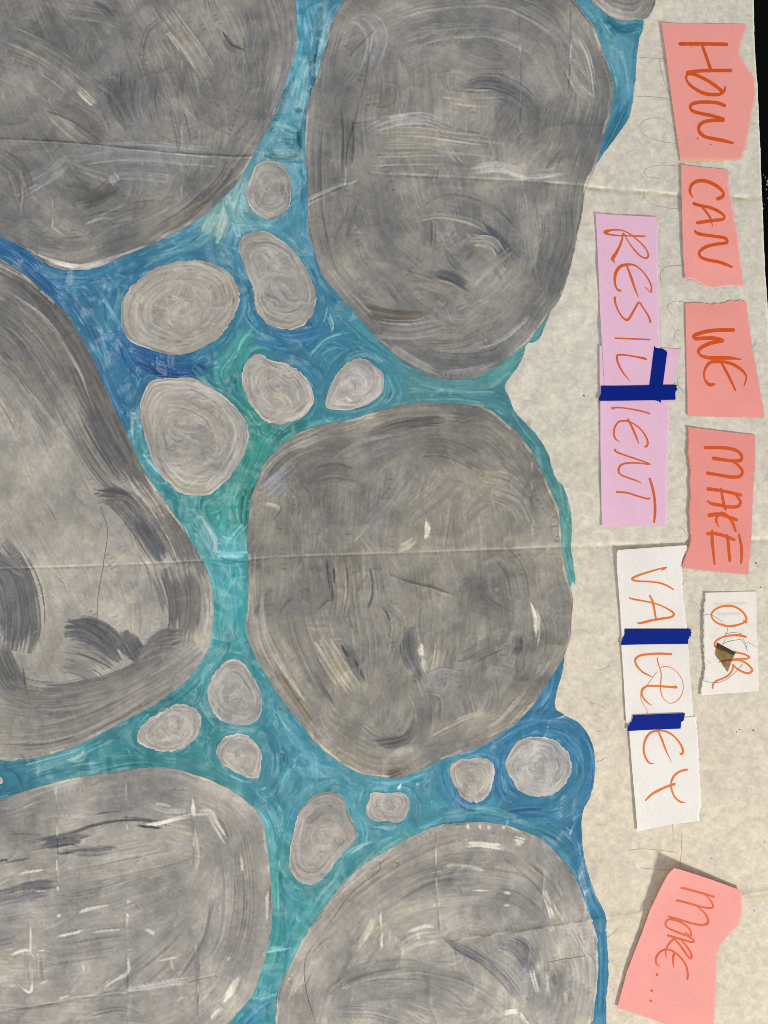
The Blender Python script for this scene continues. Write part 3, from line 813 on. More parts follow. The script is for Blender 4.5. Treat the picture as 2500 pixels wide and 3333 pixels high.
def stone_finish(sl, k, mott=.14, broad=1.):
    x = XX[sl]; y = YY[sl]
    f = fbm(x + 10 * noise(x / 24, y / 24), y, 24, 3, k) - .5
    f2 = fbm(x, y, 8, 2, k + 5) - .5
    thick = (fbm(x, y, 170, 2, k + 8) - .5) * 2.0 + (fbm(x + 60 * noise(x / 90, y / 90), y, 80, 2, k + 9) - .5) * .7   # where the coat is heavy or rubbed thin
    thick = thick * broad
    PAINT[sl] *= (1 + mott * f + mott * .8 * f2 - .22 * thick)[..., None]
    PAINT[sl] += np.stack([-thick * .014, -thick * .004, thick * .012], -1)
    PAINT[sl] += np.stack([f * .02, f * .012, -f * .03], -1)
    for P, h, w, *_ in CREASES:                                   # fold lines: paint rubbed off or gathered; hard folds get painted shading
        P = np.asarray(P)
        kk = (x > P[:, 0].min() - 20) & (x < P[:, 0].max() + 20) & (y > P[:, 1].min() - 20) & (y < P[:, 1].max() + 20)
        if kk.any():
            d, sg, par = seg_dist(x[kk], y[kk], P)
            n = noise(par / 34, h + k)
            if abs(_[0]) >= 3:                                    # a hard fold: its lit edge and shaded side painted into the colour
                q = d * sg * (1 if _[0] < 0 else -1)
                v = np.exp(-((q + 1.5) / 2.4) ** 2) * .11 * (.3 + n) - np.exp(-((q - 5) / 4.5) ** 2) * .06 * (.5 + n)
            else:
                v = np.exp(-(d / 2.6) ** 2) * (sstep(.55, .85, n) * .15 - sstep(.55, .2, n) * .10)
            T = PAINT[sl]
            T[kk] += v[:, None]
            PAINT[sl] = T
    crisp(sl, .5)


ADJ = dict(A=(.985, .16), B=(.985, .16), C=(.99, .1), D=(.94, .1), E=(.98, .1), F=(.985, .05), G=(.985, .05))


def adj(key, c):
    f, g = ADJ[key]
    c = np.asarray(c, np.float32)
    l = c.mean()
    c = c * (1 - g) + l * g
    k = float(sstep(178, 225, l))
    c = c * (f + (1 - f) * k)
    c = c + (c.mean() - 128 * f) * .35 * (1 - k)          # wider tonal range
    if key in 'AB':
        c = c + np.array([-1, 0, 1.5])                      # ceiling sheen on these two, put in as a cooler tint
    return np.clip(c, 40, 250) / 255


def make_field(outl, ang, mix, rim):
    c = outl.mean(0)
    pts = outl[::6]; tg = (np.roll(outl, -8, 0) - np.roll(outl, 8, 0))[::6]
    tg = tg / (np.hypot(tg[:, 0], tg[:, 1])[:, None] + 1e-9)
    ax, ay = math.cos(math.radians(ang)), math.sin(math.radians(ang))

    def f(x, y):
        d = np.hypot(pts[:, 0] - x, pts[:, 1] - y)
        i = d.argmin()
        t = tg[i]
        # tangent of the ring of the same centre, softer than the nearest-edge tangent far inside
        w = mix * float(sstep(rim * .5, rim * 1.6, d[i]))
        s = 1 if t[0] * ax + t[1] * ay >= 0 else -1
        vx = t[0] * (1 - w) + s * ax * w; vy = t[1] * (1 - w) + s * ay * w
        l = math.hypot(vx, vy) + 1e-9
        return vx / l, vy / l
    return f


def inside_pts(outl, n):
    bb = [max(outl[:, 0].min(), -70), max(outl[:, 1].min(), -70), min(outl[:, 0].max(), 2200), min(outl[:, 1].max(), 3400)]
    xs = np.linspace(bb[0], bb[2], 160); ys = np.linspace(bb[1], bb[3], 160)
    m = inside_mask(xs, ys, outl[::3])
    j, i = np.nonzero(m)
    q = rng.integers(0, len(i), n)
    return np.stack([xs[i[q]], ys[j[q]]], 1) + rng.normal(0, 4, (n, 2))


def lay(lst):
    for P, w, c, a, dry in lst:
        stroke(P, w, rgb(*c), a, dry, 5, 140, .03, 1.1, .18)


CFG = dict(  # base, tones, inner angle, mix, rim, strokes
 A=((138,134,126), [(122,120,116),(150,145,136),(132,130,128),(116,115,113),(146,142,138)], 62, .8, 130, 430),
 B=((142,138,129), [(126,124,120),(154,149,139),(136,133,128),(120,119,118),(150,146,142)], 20, .25, 170, 470),
 C=((150,147,142), [(136,135,134),(164,160,154)], 20, .4, 40, 30),
 D=((170,164,152), [(160,155,146),(176,170,158),(166,160,150)], 62, .85, 190, 260),
 E=((144,139,128), [(128,125,118),(156,150,138),(138,134,125),(122,120,116),(150,146,138)], 84, .8, 150, 470),
 F=((160,155,146), [(148,144,138),(170,164,154),(154,150,144),(142,139,136)], -8, .7, 190, 330),
 G=((160,154,145), [(146,141,134),(172,166,156),(152,148,141),(140,136,131)], 30, .25, 260, 380),
)
HAND = dict(
 A=[([(520,30),(610,150),(690,270)],60,(164,157,144),.55,.42),([(0,120),(150,190),(300,300)],90,(152,147,136),.5,.45),([(240,280),(290,330),(320,350)],24,(205,198,184),.7,.5),([(130,320),(180,400),(300,500)],70,(152,147,136),.4,.5),
    ([(385,230),(390,320),(430,420)],90,(110,111,114),.7,.3),([(300,240),(380,300),(440,400)],50,(116,116,116),.6,.35),([(480,240),(470,330),(490,420)],70,(120,119,118),.5,.4),([(560,60),(500,120),(480,230)],50,(122,120,117),.5,.4),
    ([(120,330),(250,380),(370,470)],50,(118,115,110),.6,.4),([(200,20),(330,40),(420,70)],60,(126,124,122),.6,.4),([(300,0),(380,60)],30,(108,108,110),.5,.45),
    ([(850,-40),(890,80),(900,180),(870,300)],74,(154,149,142),.65,.38),([(920,-20),(940,120),(925,230),(880,360)],50,(158,153,147),.6,.4),([(800,0),(825,90),(820,200)],30,(120,119,120),.6,.4),([(820,60),(810,160),(830,260),(800,350)],34,(128,126,125),.55,.4),([(720,110),(750,150),(790,170)],30,(104,102,100),.55,.45),
    ([(880,420),(800,530),(700,620),(560,700)],22,(160,152,140),.5,.45),([(860,400),(760,540),(640,660)],10,(170,160,146),.55,.45),([(230,520),(420,500),(700,520)],60,(142,142,146),.45,.4),([(60,620),(160,560),(220,500)],50,(148,147,150),.45,.42),  # the broad bluish greys paint satin sheen below the fold
    ([(330,580),(420,560),(560,570)],60,(140,140,146),.45,.42),([(240,670),(320,640),(400,590)],54,(104,101,96),.65,.35),([(260,720),(330,700),(400,690)],34,(118,117,118),.6,.48),([(280,730),(340,710),(390,725)],10,(170,166,160),.6,.45),
    ([(360,570),(385,600)],26,(180,176,170),.5,.45),([(700,600),(600,700),(480,770)],40,(112,106,96),.5,.4),([(760,520),(720,600),(620,690)],34,(122,117,106),.5,.4),([(120,790),(220,800),(300,790)],44,(116,115,118),.5,.4),
    ([(100,825),(200,862),(290,868),(400,830)],18,(182,177,172),.75,.35),([(160,850),(260,874),(340,858)],10,(196,190,184),.7,.4),([(-60,480),(60,560),(100,700)],60,(124,120,114),.45,.4),([(560,330),(590,450),(590,500)],60,(124,122,120),.5,.4),([(620,330),(700,400),(760,420)],60,(120,118,116),.5,.4)],
 B=[([(1020,300),(1000,480),(1010,700),(1040,850)],44,(152,147,138),.6,.4),([(1045,320),(1030,520),(1040,720),(1090,900),(1200,1050)],40,(128,124,118),.55,.4),([(1110,60),(1070,180),(1060,300)],50,(146,142,138),.55,.4),
    ([(1130,80),(1190,60),(1230,130),(1190,260)],60,(144,143,146),.45,.4),([(1230,60),(1420,10),(1600,0),(1760,60),(1880,180)],60,(148,145,142),.5,.42),([(1300,150),(1480,100),(1640,110),(1780,190)],60,(150,147,142),.45,.45),
    ([(1480,300),(1580,270),(1680,300),(1760,380)],50,(112,113,117),.65,.38),([(1520,330),(1600,310),(1680,360)],26,(122,122,124),.6,.4),([(1690,330),(1650,390),(1620,440)],60,(124,122,118),.6,.4),([(1440,310),(1540,320),(1640,320)],46,(160,153,140),.5,.45),
    ([(1180,440),(1260,400),(1380,390),(1460,420)],40,(160,158,156),.5,.45),([(1240,420),(1330,395),(1400,395)],16,(176,174,170),.5,.5),([(1220,450),(1340,450),(1500,470),(1640,490)],80,(158,151,137),.55,.42),([(1210,500),(1340,500),(1450,500)],70,(152,146,134),.5,.42),
    ([(1120,350),(1130,450),(1120,580)],40,(120,117,112),.55,.4),([(1060,590),(1090,600),(1120,590)],50,(122,119,114),.5,.4),([(1000,650),(1080,615),(1160,590)],16,(178,176,174),.6,.45),([(1420,540),(1410,590)],20,(104,105,108),.7,.35),
    ([(1520,560),(1620,545),(1720,570),(1840,560)],34,(166,163,158),.55,.45),([(1340,700),(1450,640),(1600,680),(1720,800)],50,(128,126,123),.55,.4),([(1300,740),(1420,700),(1560,730),(1660,810)],30,(158,152,141),.5,.45),
    ([(1560,735),(1620,790),(1672,850)],46,(102,105,112),.85,.25),([(1500,760),(1590,830),(1650,900)],36,(160,153,140),.6,.4),([(1520,780),(1600,790),(1640,850)],40,(174,167,153),.65,.42),([(1400,885),(1470,905),(1535,945)],30,(104,106,110),.8,.3),([(1560,830),(1620,890),(1640,930)],20,(116,117,120),.5,.45),
    ([(1530,940),(1600,870),(1680,800)],26,(160,154,143),.55,.45),([(1390,720),(1390,800)],44,(118,118,118),.6,.35),([(1450,790),(1480,850),(1530,880)],30,(124,122,118),.5,.4),
    ([(1150,1000),(1260,1030),(1400,1035)],50,(122,112,94),.65,.35),([(1300,900),(1400,930),(1480,960)],40,(150,142,124),.5,.45),([(1360,920),(1460,940),(1520,1000)],30,(160,152,136),.5,.45),([(1200,1070),(1330,1080),(1450,1060)],60,(160,156,148),.5,.42),  # last stroke is a sheen painted as pale grey
    ([(1330,1140),(1450,1180),(1600,1170),(1680,1100)],50,(118,117,117),.7,.35),([(1330,1120),(1500,1110),(1640,1040)],40,(128,126,124),.5,.4),([(1560,1130),(1640,1100),(1720,1030)],14,(176,171,162),.6,.42),([(1440,1215),(1540,1205),(1640,1165)],20,(158,154,150),.7,.35),
    ([(1250,1110),(1340,1170),(1440,1220)],22,(168,163,154),.65,.4),([(1880,120),(1940,240),(1950,350),(1900,560)],60,(126,125,124),.7,.3),([(1930,420),(1880,600),(1850,800),(1780,980)],80,(122,121,119),.7,.32),([(1820,600),(1830,760),(1780,940)],60,(126,124,120),.6,.38),([(1700,620),(1720,760),(1740,860)],60,(148,144,136),.45,.45),
    ([(1860,90),(1910,200),(1930,320)],24,(168,163,152),.5,.45),([(1840,200),(1880,280),(1930,330)],40,(158,152,140),.5,.45),([(1030,820),(1120,950),(1240,1080)],34,(138,134,127),.6,.4),([(1090,800),(1100,900),(1160,980)],10,(110,105,98),.5,.45)],
 C=[([(1930,-10),(1990,40),(2060,55),(2110,20)],26,(168,165,164),.6,.4),([(1960,-20),(2040,10),(2100,-10)],34,(132,131,131),.6,.4)],
 D=[([(-40,930),(70,1010),(170,1150),(250,1320)],170,(126,124,121),.75,.2),([(-40,1040),(60,1120),(150,1270),(220,1420)],150,(134,131,127),.62,.26),([(-40,1170),(50,1250),(130,1380)],130,(146,142,136),.5,.3),([(240,1350),(320,1490),(410,1600)],110,(130,128,124),.6,.28),
    ([(-30,2200),(80,2260),(220,2270),(380,2220)],90,(132,129,126),.6,.3),([(-20,1790),(25,1850),(62,1950),(70,2050),(58,2120)],124,(111,111,115),.8,.2),([(325,1590),(400,1635),(470,1720),(545,1840)],92,(112,111,112),.7,.3),
    ([(212,2048),(300,2045),(375,2098),(405,2140)],74,(107,108,112),.85,.26),([(225,2105),(320,2118),(392,2172)],54,(126,124,122),.7,.4),([(405,2055),(425,2100),(480,2150)],60,(108,108,111),.85,.24),([(470,2125),(535,2085),(592,2062)],62,(119,118,117),.85,.24),
    ([(200,2160),(270,2175),(345,2225)],46,(132,130,126),.7,.46),([(235,2030),(300,2062),(360,2115)],6,(78,79,82),.8,.4),([(225,2075),(310,2098),(385,2150)],6,(84,84,86),.8,.4),([(60,1900),(78,1960),(84,2040)],8,(84,84,88),.7,.42),
    ([(-40,850),(80,920),(190,1030),(280,1170),(350,1330),(440,1510),(540,1660)],84,(114,112,109),.88,.2),([(0,900),(120,1000),(220,1130),(300,1300),(400,1500)],70,(122,119,114),.75,.3),([(-20,930),(60,960),(140,1060)],50,(140,137,138),.5,.4),([(250,1260),(330,1420),(420,1560)],70,(112,111,112),.75,.28),
    ([(40,960),(150,1040),(250,1190),(310,1330)],12,(178,171,160),.75,.35),([(60,1000),(160,1100),(240,1240)],40,(150,145,137),.6,.38),([(20,1080),(120,1160),(220,1320),(320,1500)],60,(146,142,135),.6,.4),([(40,1250),(130,1360),(230,1480)],50,(160,155,145),.5,.4),
    ([(310,1600),(400,1610),(450,1660)],30,(98,97,100),.8,.35),([(340,1620),(420,1630),(470,1700)],22,(122,120,118),.6,.4),([(440,1680),(490,1750),(530,1820)],46,(98,100,106),.85,.28),([(520,1640),(590,1740),(630,1840)],80,(122,119,115),.8,.25),([(560,1660),(630,1780),(670,1900)],50,(128,125,122),.75,.3),
    ([(540,1850),(570,1950),(570,2060)],46,(112,111,111),.8,.28),([(600,1850),(620,1960),(600,2090)],70,(126,123,119),.8,.25),([(660,1880),(672,1960),(660,2080)],26,(160,156,148),.7,.35),([(660,1900),(676,1990),(658,2090)],10,(176,174,168),.8,.3),
    ([(480,1850),(520,1930),(545,2030)],16,(128,126,122),.7,.45),([(500,1850),(535,1940),(555,2040)],8,(104,103,102),.6,.45),([(440,1780),(480,1860),(500,1960)],8,(120,118,114),.5,.5),
    ([(-20,1830),(30,1900),(50,2000),(40,2110)],90,(110,110,114),.88,.22),([(0,1820),(50,1850),(80,1870)],30,(120,119,120),.8,.3),([(-20,2100),(20,2180),(60,2240)],80,(120,119,119),.85,.22),([(70,2150),(85,2230),(95,2290)],10,(104,103,102),.7,.4),
    ([(220,2035),(300,2050),(380,2120)],62,(106,107,111),.88,.25),([(230,2060),(310,2090),(390,2150)],30,(114,114,117),.8,.35),([(200,2120),(290,2140),(360,2190)],50,(140,137,132),.7,.48),([(190,2170),(270,2190),(330,2240)],40,(136,134,130),.65,.5),([(210,2110),(320,2150),(400,2200)],8,(90,90,92),.7,.5),
    ([(415,2070),(440,2100),(470,2150)],44,(110,110,113),.88,.25),([(440,2150),(500,2110),(580,2100)],40,(128,126,124),.85,.28),([(490,2090),(530,2070),(590,2060)],40,(122,120,119),.8,.3),
    ([(80,2240),(200,2250),(350,2220),(470,2170),(590,2120)],46,(130,127,123),.85,.25),([(0,2280),(160,2300),(350,2270),(520,2190),(640,2100)],90,(138,134,130),.85,.22),([(0,2380),(160,2380),(330,2330),(520,2230),(640,2150)],90,(146,141,134),.8,.25),([(-30,2440),(120,2440),(280,2400),(430,2320)],50,(156,150,146),.75,.3),([(120,2330),(200,2320),(260,2310)],14,(108,107,106),.6,.45),([(280,2390),(400,2330),(560,2240)],12,(118,110,100),.5,.45),([(0,2420),(150,2420),(300,2380)],8,(100,98,96),.5,.45)],
 E=[([(830,1600),(870,1520),(940,1460),(1060,1410)],44,(156,152,145),.6,.38),([(860,1580),(930,1500),(1030,1450)],26,(128,124,118),.5,.4),([(860,1600),(900,1570),(960,1520)],54,(154,155,164),.65,.35),([(890,1620),(930,1580)],30,(146,146,154),.5,.4),  # the lavender strokes are sheen painted into the colour
    ([(1110,1400),(1250,1360),(1400,1345),(1540,1360)],40,(160,154,143),.5,.42),([(1180,1420),(1320,1375),(1440,1380)],34,(116,114,112),.6,.35),([(1310,1385),(1400,1370),(1450,1375)],26,(114,113,112),.7,.3),([(1080,1500),(1170,1440),(1300,1410)],12,(182,177,166),.55,.45),([(1120,1500),(1260,1450),(1350,1450)],60,(148,147,147),.5,.42),
    ([(1300,1470),(1450,1460),(1600,1530)],60,(132,129,122),.5,.4),([(1000,1560),(1090,1540),(1160,1560)],60,(124,121,116),.55,.38),([(950,1560),(1000,1620),(980,1700)],60,(130,126,118),.5,.4),([(1150,1760),(1260,1640),(1340,1520)],80,(146,144,142),.5,.42),([(1330,1700),(1420,1620),(1500,1540)],70,(142,139,132),.45,.42),
    ([(1500,1700),(1560,1640),(1600,1620)],60,(122,121,120),.6,.36),([(1600,1600),(1680,1640),(1720,1720)],70,(162,156,142),.55,.42),([(1580,1540),(1660,1560),(1720,1620)],50,(162,155,140),.5,.45),([(1390,1690),(1388,1740),(1376,1765)],14,(214,206,188),.85,.35),([(1400,1705),(1390,1745)],8,(222,214,198),.8,.35),([(1300,1790),(1330,1775),(1350,1760)],24,(176,168,150),.6,.42),
    ([(860,1640),(900,1650),(905,1670)],14,(200,192,176),.6,.45),([(1060,1810),(1075,1900),(1085,1960)],12,(92,92,94),.8,.42),([(1085,1830),(1090,1920)],7,(74,76,80),.8,.42),([(1140,1820),(1130,1900)],6,(96,95,94),.7,.45),([(1205,1850),(1215,1920),(1200,1980)],9,(90,92,96),.75,.42),([(1105,1800),(1100,1870)],5,(96,95,94),.7,.45),
    ([(1110,1800),(1120,1920),(1110,2000)],70,(158,150,132),.5,.45),([(1230,1810),(1240,1880),(1250,1960)],50,(134,132,126),.55,.4),([(1240,1960),(1300,2020),(1290,2120)],60,(148,142,130),.45,.42),([(1250,1975),(1275,2030)],7,(86,86,88),.7,.42),
    ([(960,1960),(980,2060),(1040,2200),(1110,2300)],80,(128,126,123),.6,.35),([(950,1960),(1000,1990)],50,(130,130,130),.55,.35),([(1040,2080),(1090,2160),(1150,2250)],60,(164,155,136),.6,.4),([(1110,2080),(1150,2150),(1180,2230)],34,(112,111,110),.7,.42),([(1105,2090),(1140,2150)],8,(80,80,82),.75,.42),([(1150,2140),(1190,2220)],8,(86,86,88),.7,.42),([(1020,2180),(1060,2250),(1100,2310)],10,(98,96,94),.6,.42),
    ([(1190,2000),(1200,2120),(1190,2240)],50,(136,132,124),.45,.42),([(1330,2040),(1330,2120),(1370,2210)],44,(112,112,112),.78,.3),([(1368,2090),(1376,2140)],16,(214,212,208),.85,.32),([(1378,2140),(1388,2190)],18,(168,167,166),.75,.32),([(1360,2040),(1366,2100)],8,(196,188,172),.7,.42),([(1440,2060),(1430,2150),(1410,2230)],30,(162,155,140),.6,.45),([(1470,2090),(1450,2170),(1430,2230)],40,(124,122,116),.6,.4),([(1380,2230),(1440,2200),(1500,2210)],50,(146,145,146),.55,.38),  # the near-white stroke is a painted glint
    ([(1500,2150),(1580,2110),(1650,2080)],60,(124,121,116),.6,.38),([(1680,2060),(1690,2100),(1670,2140)],24,(104,103,103),.7,.35),([(1590,2180),(1610,2260),(1580,2350)],50,(126,123,118),.5,.4),([(1730,1960),(1745,2010),(1748,2070)],22,(212,204,186),.8,.38),([(1735,2000),(1752,2050),(1745,2110)],12,(196,188,172),.7,.4),([(1700,2100),(1690,2160),(1700,2210)],30,(116,115,113),.55,.4),([(1760,1980),(1790,2050),(1780,2150)],50,(132,129,122),.5,.4),
    ([(1350,2270),(1400,2290),(1400,2380)],90,(126,124,122),.55,.35),([(1500,2270),(1520,2340)],60,(122,120,118),.5,.4),([(1400,2400),(1500,2350),(1580,2320)],24,(164,156,142),.6,.42),([(1560,2400),(1640,2350),(1720,2260)],34,(158,150,138),.6,.4),([(1210,2420),(1310,2410),(1350,2370)],36,(112,109,105),.7,.35),([(1240,2430),(1330,2410)],24,(108,106,104),.6,.4),([(1270,2460),(1320,2445),(1360,2430)],26,(172,165,152),.65,.42),([(1130,2460),(1230,2500),(1360,2490)],40,(134,126,114),.6,.36),([(1240,2530),(1330,2500)],30,(112,102,90),.5,.4),
    ([(830,1800),(830,1950),(850,2100),(930,2240)],44,(150,145,137),.55,.4),([(850,1900),(860,2050),(950,2230)],20,(170,163,148),.55,.45),([(840,1950),(830,2020)],20,(108,105,100),.5,.45),([(890,2160),(960,2270),(1030,2370)],30,(118,108,92),.5,.42),([(920,2180),(990,2280)],10,(176,168,154),.5,.45),
    ([(1620,1780),(1680,1860),(1700,1960)],60,(130,127,120),.45,.42),([(1540,1890),(1600,1960),(1660,1990)],40,(128,126,122),.55,.4),([(1620,1900),(1615,1935)],12,(210,202,184),.7,.4),([(1540,1395),(1590,1410),(1640,1450)],50,(154,148,136),.5,.45)],
 F=[([(110,2755),(200,2735),(300,2710)],44,(112,112,115),.85,.28),([(150,2750),(220,2740),(260,2745)],26,(104,105,109),.8,.3),([(200,2720),(330,2680),(450,2668),(560,2690)],8,(92,92,92),.75,.45),([(270,2662),(340,2645),(430,2645)],6,(100,98,96),.7,.45),([(380,2660),(460,2664),(560,2680)],6,(104,102,98),.6,.45),([(440,2690),(500,2694),(540,2698)],10,(84,84,86),.8,.4),
    ([(190,2780),(300,2765),(390,2758)],14,(92,92,94),.8,.4),([(200,2770),(300,2775),(380,2765)],40,(134,132,129),.6,.42),([(0,2720),(80,2720),(150,2730)],40,(140,137,131),.5,.42),([(0,2810),(60,2800),(120,2790)],8,(104,102,100),.6,.45),([(0,2800),(30,2795)],7,(80,80,82),.6,.45),
    ([(-40,2930),(60,2910),(170,2880)],60,(118,118,122),.75,.35),([(-30,2980),(40,2960),(120,2950)],70,(134,132,132),.6,.38),([(0,2900),(100,2880),(220,2870)],24,(104,104,108),.6,.42),([(-30,3060),(20,3050),(60,3040)],60,(138,136,138),.55,.4),
    ([(230,2860),(380,2830),(560,2790),(630,2760)],70,(154,150,142),.5,.45),([(120,2960),(300,2930),(480,2880),(600,2840)],60,(150,146,141),.5,.42),([(120,3060),(300,3030),(480,3010)],70,(142,139,137),.6,.4),([(100,3130),(280,3100),(430,3080)],60,(144,140,136),.55,.4),([(330,3230),(430,3150),(540,3060),(620,2960)],60,(138,136,133),.65,.35),([(350,3250),(400,3210),(460,3140)],30,(128,127,128),.6,.38),
    ([(470,3230),(560,3150),(640,3040)],50,(150,145,138),.55,.42),([(560,3220),(620,3150),(680,3040),(700,2900)],50,(140,137,133),.6,.4),([(640,3190),(720,3060),(740,2900),(720,2740)],44,(150,145,138),.6,.4),([(700,3200),(770,3060),(790,2900),(770,2720)],50,(138,134,129),.65,.36),([(760,3160),(820,3040),(830,2900),(810,2740),(760,2640)],46,(146,141,134),.6,.4),([(690,2620),(740,2700),(750,2780)],26,(136,133,130),.6,.4),
    ([(480,2620),(540,2640),(610,2640)],24,(200,194,180),.55,.52),([(500,2616),(560,2625)],12,(226,220,206),.65,.48),([(475,2685),(520,2680),(580,2665),(640,2655)],14,(226,220,206),.8,.42),([(628,2605),(630,2670)],12,(230,226,214),.85,.35),([(630,2650),(680,2645),(700,2680),(735,2740)],22,(196,190,178),.7,.42),([(640,2640),(690,2630)],12,(214,208,196),.6,.42),
    ([(45,2850),(90,2840),(160,2832)],12,(222,216,204),.75,.45),([(60,2838),(130,2832)],8,(214,208,196),.6,.48),([(186,2790),(187,2840)],6,(214,208,196),.6,.45),([(187,2870),(190,2910)],8,(228,224,212),.8,.38),([(100,2905),(170,2895)],8,(216,210,198),.6,.45),([(188,2975),(194,2990)],12,(232,228,218),.85,.3),
    ([(255,2970),(310,2955),(370,2945)],10,(220,214,202),.75,.42),([(410,2935),(430,2935)],12,(214,208,196),.6,.4),([(412,2970),(420,2985)],10,(224,220,208),.7,.38),([(185,3050),(240,3035),(280,3028)],9,(226,220,208),.8,.4),([(290,3040),(350,3030),(410,3022)],8,(220,214,202),.7,.42),([(470,3020),(510,3045)],12,(212,205,190),.6,.45),([(30,3110),(70,3095),(110,3090)],9,(222,216,204),.75,.4),([(120,3096),(150,3094)],6,(216,210,198),.6,.4),([(100,3010),(100,3110)],5,(206,200,190),.5,.5),
    ([(415,3100),(416,3160),(360,3200)],12,(218,210,194),.6,.45),([(340,3210),(410,3165)],14,(214,204,188),.6,.45),([(270,3130),(275,3170)],8,(222,216,204),.7,.38),([(60,3205),(100,3225),(104,3180)],10,(222,216,204),.75,.4),([(20,3210),(60,3205)],8,(210,204,192),.6,.42),([(130,3205),(160,3195)],8,(212,206,194),.6,.42),([(190,3250),(230,3240)],10,(212,206,194),.6,.45),([(550,3110),(570,3160)],8,(218,210,196),.6,.42),([(515,3130),(580,3110)],6,(206,196,184),.6,.45),
    ([(730,3260),(760,3210),(785,3170)],20,(220,212,196),.7,.42),([(680,3320),(720,3270)],22,(212,204,188),.65,.45),([(570,3260),(600,3240)],14,(206,200,188),.55,.45),([(785,2780),(790,2840)],8,(206,200,186),.6,.45),([(870,2900),(868,2960),(866,3000)],9,(214,206,190),.65,.42),([(735,3130),(750,3110)],10,(220,214,200),.6,.42),
    ([(540,2700),(640,2720)],40,(160,154,142),.5,.45),([(630,2690),(640,2800),(600,2920)],18,(176,170,158),.6,.42),([(400,3230),(520,3210),(640,3190)],24,(172,168,166),.5,.42),([(270,3290),(380,3260),(460,3280)],60,(134,132,128),.55,.4),([(0,3290),(120,3280),(230,3270)],16,(120,117,110),.5,.42),([(640,3060),(645,3200),(640,3300)],18,(124,123,124),.5,.42),([(100,3110),(105,3200)],60,(146,143,141),.5,.42)],
 G=[([(920,3260),(990,3100),(1100,2960),(1240,2840),(1400,2760)],50,(168,161,149),.6,.4),([(1000,3080),(1120,2930),(1280,2810),(1450,2730),(1600,2720)],44,(148,143,135),.6,.4),([(1080,3040),(1200,2920),(1350,2830),(1520,2790),(1680,2800),(1800,2870)],50,(144,139,130),.65,.38),([(1140,3060),(1260,2940),(1420,2870),(1580,2850),(1720,2880),(1830,2980)],44,(150,145,137),.6,.4),
    ([(1120,3110),(1220,3010),(1340,2950),(1460,2930),(1600,2930)],40,(166,159,147),.55,.42),([(1200,2850),(1250,2820),(1300,2790)],30,(142,136,126),.5,.42),([(1280,2950),(1400,2880),(1520,2860)],36,(140,135,127),.55,.4),([(1560,2900),(1680,2920),(1780,3000)],40,(138,134,128),.5,.42),
    ([(1230,2960),(1190,3040),(1150,3100)],20,(206,198,182),.55,.48),([(1238,2965),(1240,3010)],14,(204,194,176),.7,.42),([(1238,3020),(1242,3100)],10,(210,202,188),.7,.42),([(1260,3020),(1300,3010)],26,(128,124,117),.6,.4),([(1290,3040),(1330,3065)],20,(132,128,120),.6,.42),([(1230,2900),(1190,2970)],20,(138,132,122),.5,.42),
    ([(1330,3030),(1380,3012),(1425,3012)],16,(196,189,176),.65,.45),([(1280,3110),(1360,3060),(1450,3050)],34,(178,171,158),.6,.42),([(1355,3035),(1365,3060)],10,(204,196,180),.6,.42),([(1240,3120),(1190,3140),(1150,3155)],10,(220,212,198),.65,.42),([(1215,3130),(1180,3160),(1140,3180)],14,(212,204,190),.55,.48),([(1110,3210),(1140,3205)],16,(218,210,196),.6,.42),([(1000,3150),(1060,3080),(1120,3040)],30,(164,157,146),.5,.42),
    ([(1070,3230),(1160,3170),(1300,3140),(1420,3160)],50,(132,129,124),.65,.35),([(1260,3170),(1400,3170),(1540,3210),(1640,3280)],60,(134,132,127),.65,.35),([(1080,3260),(1250,3220),(1420,3240),(1540,3320)],70,(138,135,131),.6,.36),([(1060,3290),(1200,3290),(1350,3333)],60,(144,142,142),.5,.4),([(1450,3060),(1540,3100),(1640,3180),(1700,3270)],34,(130,128,128),.7,.35),([(1440,3040),(1500,3090),(1600,3140)],22,(116,115,114),.6,.4),([(1560,3080),(1660,3140),(1730,3230)],50,(152,150,148),.5,.42),
    ([(1640,3060),(1690,3080),(1730,3140)],56,(126,125,129),.7,.32),([(1700,3100),(1740,3170),(1750,3230)],40,(134,132,132),.6,.4),([(1500,2750),(1560,2745),(1640,2760)],16,(222,215,201),.75,.42),([(1600,2745),(1635,2748)],12,(230,224,212),.75,.36),([(1670,2735),(1710,2745)],24,(226,220,206),.8,.38),([(1460,2815),(1520,2820),(1600,2835)],20,(206,200,186),.6,.48),([(1440,2820),(1500,2810)],16,(196,190,176),.5,.5),
    ([(1540,2900),(1600,2900)],8,(216,210,198),.7,.42),([(1640,2905),(1660,2905)],9,(220,214,202),.7,.4),([(1640,2945),(1660,2945)],6,(216,210,198),.7,.4),([(1400,2945),(1440,2935)],9,(206,200,186),.6,.42),([(1520,2680),(1525,2700)],10,(222,216,202),.75,.38),([(1560,2680),(1563,2700)],10,(226,220,206),.75,.38),([(1590,2682),(1596,2700)],10,(222,216,202),.75,.38),([(1635,2682),(1640,2700)],8,(222,216,202),.7,.38),
    ([(1770,2890),(1785,2940),(1800,2990)],18,(208,200,184),.65,.46),([(1800,2940),(1830,3000)],10,(200,192,176),.55,.46),([(1880,2880),(1920,2980),(1935,3080)],14,(196,189,174),.55,.45),([(1725,3140),(1740,3200),(1755,3250)],16,(222,216,202),.7,.46),([(1780,3150),(1785,3240)],9,(196,190,178),.55,.45),([(1840,3220),(1842,3270)],10,(210,204,190),.65,.42),([(1630,3300),(1660,3288),(1700,3290)],18,(232,228,216),.85,.36),([(1690,3295),(1720,3333)],12,(214,208,196),.6,.45),
